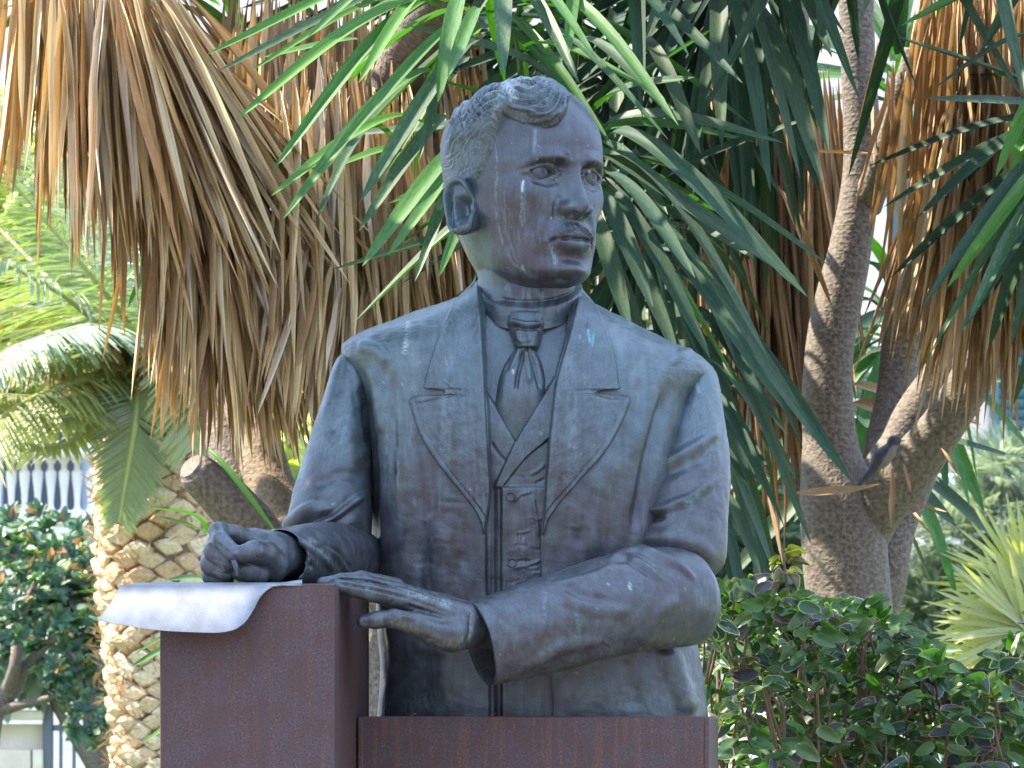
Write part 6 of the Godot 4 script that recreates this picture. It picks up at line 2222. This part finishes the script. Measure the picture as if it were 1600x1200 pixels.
func shrub(label: String, group: String, px0: float, px1: float, z0: float, z1: float, tops: PackedVector2Array, kinds: Array, m: Material, n_parts: int, n_mass: int, l0: float, l1: float, twig: Material) -> void:
	var o := thing("shrub", label, "shrub", Vector3.ZERO, group)
	var mass := [[], [], [], [], []]
	var stems := 0
	for k in n_parts + n_mass:
		var near := k < n_parts
		var z := rnd(z0 - 0.16, z0) if near else rnd(z1, z0 - 0.12)
		var px := rnd(px0, px1)
		var top := cur(tops, px)
		var py := top + pow(rng.randf(), 1.25 if near else 1.0) * (1290.0 - top)
		if near and k % 6 == 0:
			py = top + rnd(0, 40)
		if near and k % 3 == 1:
			z = z0 - 0.10 + 0.10 * sin(py * 0.05 + px * 0.03)
		var b := P(px, py, z)
		var a := rnd(-1.9, 1.9)
		var d := Vector3(sin(a), rnd(-0.75, 0.75), cos(a) * 0.8 + 0.1).normalized()
		var l := rnd(l0, l1)
		var t := leaf_span(b, b + d * l, l * rnd(0.8, 1.15), Vector3(rnd(-1.0, 1.0), rnd(-0.1, 1.0), rnd(0.0, 1.3)), rnd(0.4, 1.6))
		var kind: int = [0, 1, 1, 4, 4, 1, 2, 3, 1, 4][rng.randi() % 10]
		if near:
			piece("leaf", kinds[kind], m, o, t)
			if k % 7 == 0:
				var foot := P(px + rnd(-30, 30), py + rnd(70, 160), z - 0.06)
				var mid := (foot + b) * 0.5 + Vector3(rnd(-0.02, 0.02), 0, rnd(-0.02, 0.02))
				piece("twig", tube(smooth_path([foot, mid, b], 8), PackedFloat32Array([0.0026, 0.0025, 0.0024, 0.0022, 0.002, 0.0018, 0.0015, 0.001]), 6), twig, o)
		else:
			mass[kind].append(t)
	for k in 5:
		if mass[k].size():
			many("leaves", kinds[k], m, o, mass[k])
	for k in 5:
		var px := lerpf(px0, px1, (k + 0.5) / 5.0)
		var top := P(px, cur(tops, px) + 40, (z0 + z1) / 2)
		var foot := Vector3(top.x + rnd(-0.03, 0.03), 0, top.z)
		piece("stem", tube(smooth_path([foot, (foot + top) / 2 + Vector3(rnd(-0.04, 0.04), 0, 0.02), top], 10), PackedFloat32Array([0.012, 0.011, 0.010, 0.009, 0.008, 0.007, 0.006, 0.005, 0.004, 0.003]), 7), twig, o)

func make_hedge() -> void:
	var cream := Color(0.36, 0.38, 0.20)
	var kinds := [broad_leaf(cream, Color(0.040, 0.090, 0.045), 0.5, 0.03), broad_leaf(Color(0.09, 0.17, 0.05), Color(0.055, 0.120, 0.036), 0.4, 0.04), broad_leaf(Color(0.36, 0.33, 0.28), Color(0.040, 0.080, 0.058), 0.7, 0.05), broad_leaf(Color(0.42, 0.15, 0.17), Color(0.060, 0.066, 0.085), 0.6, 0.03), broad_leaf(Color(0.15, 0.19, 0.06), Color(0.075, 0.115, 0.034), 0.5, 0.05)]
	var m := leaf_paint(0.38, Color(0.70, 0.95, 0.25))
	var twig := mat(lin(0.13, 0.085, 0.055), 0.8)
	shrub("variegated shrub with cream edged leaves right beside the plinth", "cream edged shrubs of the hedge", 1100, 1290, -0.55, -1.0, V2([1095, 985, 1110, 935, 1140, 912, 1200, 925, 1250, 942, 1290, 955]), kinds, m, 300, 420, 0.026, 0.043, twig)
	shrub("variegated shrub with cream edged leaves below the grey yucca trunk", "cream edged shrubs of the hedge", 1270, 1450, -0.65, -1.1, V2([1260, 955, 1310, 938, 1360, 948, 1400, 975, 1450, 1010]), kinds, m, 300, 420, 0.025, 0.041, twig)
	shrub("variegated shrub with cream edged leaves below the yellow fan palm", "cream edged shrubs of the hedge", 1430, 1640, -0.6, -1.1, V2([1420, 1000, 1480, 1035, 1520, 1045, 1560, 1020, 1600, 990, 1640, 960]), kinds, m, 300, 420, 0.026, 0.043, twig)
	# a dry sprig that stands out of it
	var o := thing("dry_sprig", "withered upright sprig with curled brown leaves above the hedge", "plant", Vector3.ZERO)
	var path := smooth_path([P(1246, 990, -0.75), P(1232, 930, -0.74), P(1222, 858, -0.73)], 14)
	var rad := PackedFloat32Array()
	for i in 14:
		rad.append(lerpf(0.004, 0.0015, i / 13.0))
	piece("stem", tube(path, rad, 7), twig, o)
	var dk := [broad_leaf(Color(0.40, 0.36, 0.20), Color(0.16, 0.10, 0.06), 1.2, 0.06), broad_leaf(Color(0.45, 0.42, 0.30), Color(0.05, 0.09, 0.05), 1.0, 0.05), broad_leaf(Color(0.30, 0.24, 0.05), Color(0.26, 0.22, 0.05), 0.8, 0.04)]
	for k in 34:
		var p := path[rng.randi() % 14]
		var d := Vector3(rnd(-1, 1), rnd(-0.9, 0.5), rnd(-0.5, 1)).normalized()
		piece("leaf", dk[rng.randi() % 3], m, o, leaf_span(p + d * 0.006, p + d * rnd(0.024, 0.040), rnd(0.026, 0.036), Vector3(rnd(-1, 1), 1, rnd(-1, 1))))

func make_orange_shrub() -> void:
	var z := -9.0
	var o := thing("small_tree", "small bushy tree with green leaves and orange old ones at the lower left", "tree", Vector3.ZERO)
	var bark: Material = M.bark
	limb_of(o, "trunk", [[-30, 1700, z, 18], [-20, 1300, z, 15], [-10, 1130, z, 14], [20, 1075, z, 13], [40, 1040, z, 10]], bark, 0.08)
	limb_of(o, "branch", [[0, 1110, z, 10], [40, 1100, z + 0.05, 7], [80, 1090, z + 0.1, 5]], bark, 0.08)
	limb_of(o, "branch", [[10, 1085, z, 12], [24, 1040, z + 0.05, 10], [28, 980, z, 7], [60, 900, z, 5]], bark, 0.08)
	limb_of(o, "branch", [[40, 1040, z, 9], [90, 1000, z, 6], [130, 1060, z, 4]], bark, 0.08)
	var kinds := [broad_leaf(Color(0.05, 0.11, 0.05), Color(0.05, 0.11, 0.055), 0.5, 0.02), broad_leaf(Color(0.07, 0.15, 0.06), Color(0.065, 0.14, 0.06), 0.4, 0.02), broad_leaf(Color(0.04, 0.085, 0.055), Color(0.035, 0.08, 0.055), 0.6, 0.02), broad_leaf(Color(0.50, 0.22, 0.06), Color(0.42, 0.18, 0.05), 0.5, 0.02)]
	var m := leaf_paint(0.42, Color(0.7, 0.85, 0.3))
	var mass := [[], [], [], []]
	var n := 0
	for k in 230:
		var px := rnd(-60, 176)
		var low := cur(V2([-60, 1130, 30, 1010, 80, 1080, 120, 1180, 176, 1170]), px)
		var top := cur(V2([-60, 800, 40, 800, 100, 812, 176, 800]), px)
		var py := rnd(top, low)
		var zz := z + rnd(-0.5, 0.35)
		var c := P(px, py, zz)
		# a whorl of leaves round the end of a shoot
		var up := Vector3(rnd(-0.6, 0.6), rnd(0.3, 1.0), rnd(-0.1, 0.9)).normalized()
		for j in 9:
			var a := j * 2.4
			var s := up.cross(Vector3.RIGHT).normalized()
			var d := (up * rnd(0.3, 0.9) + (s * cos(a) + up.cross(s) * sin(a)) * 0.9).normalized()
			var l := rnd(0.042, 0.070)
			var kind: int = rng.randi() % 3
			if rng.randf() < (0.13 if py < 960 else 0.05):
				kind = 3
			var t := leaf_span(c, c + d * l, l * 0.95, up, 1.0)
			if zz > z - 0.05 and n < 300:
				piece("leaf", kinds[kind], m, o, t)
				n += 1
			else:
				mass[kind].append(t)
	for k in 4:
		if mass[k].size():
			many("leaves", kinds[k], m, o, mass[k])

# ---- trees beyond --------------------------------------------------------------------------------------------------------------
func feather_spray() -> ArrayMesh:     # a shoot with two ranks of small leaflets, from the origin to (0, 1, 0)
	var v := PackedVector3Array()
	var idx := PackedInt32Array()
	for k in 13:
		var y := 0.08 + 0.9 * k / 12.0
		for s in [-1.0, 1.0]:
			if k == 12 and s > 0:
				continue
			var l := 0.30 * sin(PI * (0.18 + 0.75 * k / 12.0)) + 0.05
			var b := v.size()
			var c := Vector3(0, y, -0.25 * y * y)
			var tip := c + Vector3(s * l, 0.16, -0.06)
			var w := Vector3(0, 0.035, 0.0)
			v.append_array([c, (c + tip) / 2 + w, tip, (c + tip) / 2 - w])
			idx.append_array([b, b + 1, b + 2, b, b + 2, b + 3])
	return mesh_of(v, idx, normals_of(v, idx))

func far_tree(called: String, label: String, foot: Vector3, crowns: Array, mesh: Mesh, mats: Array, n: int, l0: float, l1: float) -> void:
	var o := thing(called, label, "tree", Vector3.ZERO)
	var top: Vector3 = crowns[0][0]
	piece("trunk", tube(smooth_path([foot, (foot + top) / 2 + Vector3(0.1, 0, 0), top], 16), PackedFloat32Array([0.14, 0.13, 0.12, 0.12, 0.11, 0.11, 0.1, 0.1, 0.09, 0.09, 0.08, 0.08, 0.07, 0.06, 0.05, 0.03]), 10, true, 0.1), M.bark, o)
	for c in crowns:
		var e: Vector3 = c[0]
		var mid := foot.lerp(top, 0.6)
		piece("branch", tube(smooth_path([mid, mid.lerp(e, 0.5) + Vector3(0, -0.05, 0), e], 8), PackedFloat32Array([0.05, 0.045, 0.04, 0.035, 0.03, 0.025, 0.02, 0.012]), 7), M.bark, o)
	var groups := []
	for k in mats.size():
		groups.append([])
	for c in crowns:
		for k in int(n * c[2]):
			# uneven: shoots gather in clumps on the crown's shell
			var d := Vector3(rng.randfn(), rng.randfn(), rng.randfn()).normalized()
			var r: float = c[1] * (0.55 + 0.5 * sqrt(rng.randf())) * (0.8 + 0.35 * nz.get_noise_3d(d.x * 18 + c[0].x * 9, d.y * 18, d.z * 18))
			var p: Vector3 = c[0] + Vector3(d.x * r, d.y * r * 0.8, d.z * r)
			var l := rnd(l0, l1)
			var g := (d + Vector3(rnd(-0.6, 0.6), rnd(-0.5, 0.6), rnd(-0.6, 0.6))).normalized()
			groups[rng.randi() % mats.size()].append(leaf_span(p, p + g * l, l, Vector3(rnd(-0.5, 0.5), 1, rnd(-0.2, 0.6)), 1.0))
	for k in mats.size():
		many("crown", mesh, mats[k], o, groups[k])

func make_trees_beyond() -> void:
	var spray := feather_spray()
	var fm := []
	for c in [[0.085, 0.125, 0.080], [0.120, 0.158, 0.092], [0.058, 0.094, 0.074]]:
		var m := mat(lin(c[0], c[1], c[2]), 0.6)
		m.cull_mode = BaseMaterial3D.CULL_DISABLED
		m.backlight_enabled = true
		m.backlight = Color(0.50, 0.56, 0.42)
		fm.append(m)
	var z := -11.0
	far_tree("feathery_tree", "bright green feathery tree in front of the teal shutters at right", Vector3(P(1560, 0, z).x, 0, z), [[P(1450, 870, z), 0.34, 1.0], [P(1530, 840, z), 0.34, 1.0], [P(1610, 800, z), 0.40, 1.0], [P(1420, 960, z), 0.30, 0.9], [P(1520, 960, z), 0.36, 1.0], [P(1620, 930, z), 0.40, 1.0], [P(1560, 735, z), 0.16, 0.35], [P(1480, 1060, z), 0.4, 1.0], [P(1590, 1060, z), 0.4, 1.0]], spray, fm, 520, 0.07, 0.14)
	var lm := []
	for c in [[0.13, 0.16, 0.075], [0.18, 0.20, 0.085], [0.10, 0.13, 0.075]]:
		var m := mat(lin(c[0], c[1], c[2]), 0.6)
		m.cull_mode = BaseMaterial3D.CULL_DISABLED
		m.backlight_enabled = true
		m.backlight = Color(0.95, 1.0, 0.60)
		lm.append(m)
	var big := broad_leaf(Color(1, 1, 1), Color(1, 1, 1), 0.4, 0.03)
	z = -15.0
	far_tree("leafy_tree", "sunlit yellow green tree glimpsed between the cut yucca branch and the sleeve", Vector3(P(520, 0, z).x, 0, z), [[P(500, 700, z), 0.8, 1.0], [P(420, 800, z), 0.7, 1.0], [P(560, 860, z), 0.7, 1.0], [P(470, 1000, z), 0.8, 1.0]], big, lm, 700, 0.14, 0.24)
	z = -16.0
	far_tree("leafy_tree", "pale green tree beyond the palm fronds at the left edge", Vector3(P(-420, 0, z).x, 0, z), [[P(-260, 260, z), 0.9, 0.5], [P(40, 430, z), 1.1, 1.0], [P(150, 330, z), 0.9, 0.9], [P(190, 520, z), 0.8, 0.7], [P(-60, 300, z), 0.9, 0.8], [P(20, 580, z), 0.6, 0.6]], big, lm, 620, 0.14, 0.24)
	z = -13.0
	far_tree("leafy_tree", "green tree standing behind the orange leaved bush at left", Vector3(P(230, 0, z).x, 0, z), [[P(110, 940, z), 0.35, 1.0], [P(60, 1000, z), 0.35, 1.0], [P(190, 960, z), 0.4, 1.0], [P(0, 920, z), 0.4, 1.0]], big, [fm[2], fm[0]], 420, 0.10, 0.18)
	z = -14.0
	far_tree("leafy_tree", "dark green tree behind the forked yucca trunk", Vector3(P(1300, 0, z).x, 0, z), [[P(1250, 900, z), 0.6, 1.0], [P(1330, 1000, z), 0.6, 1.0], [P(1180, 1000, z), 0.6, 1.0], [P(1120, 800, z), 0.7, 1.0], [P(1020, 500, z), 0.9, 1.0], [P(1150, 600, z), 0.8, 1.0]], big, [fm[2], fm[0]], 520, 0.14, 0.24)

func make_fan_palm() -> void:
	var z := -3.4
	var o := thing("fan_palm", "low fan palm with bright yellow green leaves at the right edge", "palm", Vector3.ZERO)
	var m := leaf_mat(leaf_texture(Color(0.33, 0.37, 0.17), Color(0.50, 0.52, 0.27), Color(0.60, 0.61, 0.44), 110, 0.4, 0.5), 0.42, Color(1.0, 1.0, 0.40))  # leaf colour raised to paint in sunlight that does not reach it
	var rib := mat(lin(0.26, 0.30, 0.10), 0.5)
	var foot := Vector3(P(1680, 0, z).x, 0, z)
	var crown := P(1680, 1040, z)
	piece("trunk", tube(smooth_path([foot, (foot + crown) / 2, crown], 10), PackedFloat32Array([0.09, 0.09, 0.085, 0.085, 0.08, 0.08, 0.075, 0.07, 0.065, 0.05]), 12, true, 0.2), M.bark, o)
	for e in [[1606, 925, -3.3, 2.7, 0.215], [1604, 985, -3.2, 3.05, 0.215], [1590, 1040, -3.25, 3.4, 0.19], [1690, 900, -3.5, 1.9, 0.2], [1740, 960, -3.4, 0.6, 0.2]]:
		var c := P(e[0], e[1], e[2])
		var st := piece("frond", tube(smooth_path([crown, (crown + c) / 2 + Vector3(0, 0.04, 0), c], 10), PackedFloat32Array([0.010, 0.009, 0.009, 0.008, 0.008, 0.007, 0.007, 0.006, 0.006, 0.005]), 7), rib, o)
		for k in 30:
			var a: float = e[3] + lerpf(-1.25, 1.25, k / 29.0)
			var d := Vector3(cos(a), sin(a), rnd(-0.12, 0.3)).normalized()
			var l: float = e[4] * rnd(0.85, 1.1)
			piece("leaflet", GREEN[rng.randi() % 8], m, st, leaf_span(c, c + d * l + Vector3(0, -0.02 * rng.randf(), 0), rnd(0.012, 0.018), Vector3(0, 0.5, 1), 0.4))

func make_bird() -> void:
	var z := -2.08
	var o := thing("bird", "small dark bird perched in the fork of the grey yucca", "bird", Vector3.ZERO)
	var b := []
	limb(b, [P(1366, 729, z), P(1376, 717, z), P(1388, 706, z), P(1394, 698, z)], [0.009, 0.0165, 0.0135, 0.0085])
	limb(b, [P(1372, 724, z), P(1354, 744, z), P(1343, 756, z)], [0.010, 0.0052, 0.0040])
	limb(b, [P(1396, 690, z), P(1399, 689, z)], [0.0112, 0.0104])
	var g := bones_mesh(b, 0.0025, 0.002)
	var v: PackedVector3Array = g[0]
	var n := normals_of(v, g[1])
	var col := PackedColorArray()
	for p in v:
		var e := PX(p)
		var c := Color(0.030, 0.030, 0.042)
		if e.x + 0.55 * e.y > 1775.0 and e.y > 696.0:
			c = Color(0.13, 0.11, 0.095)
		col.append(c)
	var m := mat(Color.WHITE, 0.6)
	m.vertex_color_use_as_albedo = true
	piece("body", mesh_of(v, g[1], n, col), m, o)
	var horn := mat(lin(0.25, 0.20, 0.12), 0.4)
	piece("beak", tube(PackedVector3Array([P(1403, 689, z), P(1409, 688.4, z), P(1415, 688, z)]), PackedFloat32Array([0.0036, 0.0022, 0.0005]), 8), horn, o)
	piece("eye", box_mesh(Vector3(0.003, 0.003, 0.003), 0.0012, P(1400, 687, z + 0.0098)), mat(lin(0.01, 0.01, 0.01), 0.1), o)
	for s in [0.0, 5.0]:
		piece("leg", tube(PackedVector3Array([P(1374 + s, 722, z), P(1376 + s, 732, z + 0.005), P(1374 + s, 742, z)]), PackedFloat32Array([0.0025, 0.0016, 0.0016]), 6), horn, o)

func make_debris() -> void:
	# bits of dry leaf lying on the plinth's top edge
	for k in 3:
		var px: float = [766, 860, 640][k]
		var p := P(px, 1119, 0.095)
		p.y = PLINTH_TOP + 0.001
		var o := piece("leaf_scrap", DRY[k], DRY_M[k], null, leaf_span(p, p + Vector3(rnd(0.006, 0.012), 0.003, rnd(-0.004, 0.004)), 0.005))
		tag(o, ["curled brown leaf scrap lying below the waistcoat on the plinth edge", "tiny dry leaf scrap lying on the plinth edge below the right coat front", "tiny dry leaf scrap lying on the plinth edge below the left coat front"][k], "leaf")

func _ready() -> void:
	rng.seed = 7
	nz.noise_type = FastNoiseLite.TYPE_SIMPLEX_SMOOTH
	nz.frequency = 0.1
	nz.fractal_octaves = 3
	nz.seed = 3
	nz2.noise_type = FastNoiseLite.TYPE_SIMPLEX_SMOOTH
	nz2.frequency = 0.1
	nz2.fractal_octaves = 2
	nz2.seed = 11
	look()
	materials()
	build()

func build() -> void:
	make_ground()
	make_buildings()
	make_statue()
	make_yuccas()
	make_palm()
	make_hedge()
	make_orange_shrub()
	make_trees_beyond()
	make_fan_palm()
	make_bird()
	make_debris()

func head_place() -> Transform3D:
	return Transform3D(Basis(Vector3.UP, deg_to_rad(36)) * Basis(Vector3.RIGHT, deg_to_rad(-1)).scaled(Vector3.ONE * 1.02), P(820, 294, 0.0))

func make_statue() -> void:
	var o := thing("bronze_statue", "weathered blue grey bronze bust of a man writing in a coat and tie", "statue", Vector3.ZERO)
	make_head(o, head_place())
	make_coat(o)
	make_waistcoat(o)
	make_collar(o)
	make_sleeves(o)
	make_hands(o)
	make_box()
	make_plinth()
	make_sheet()
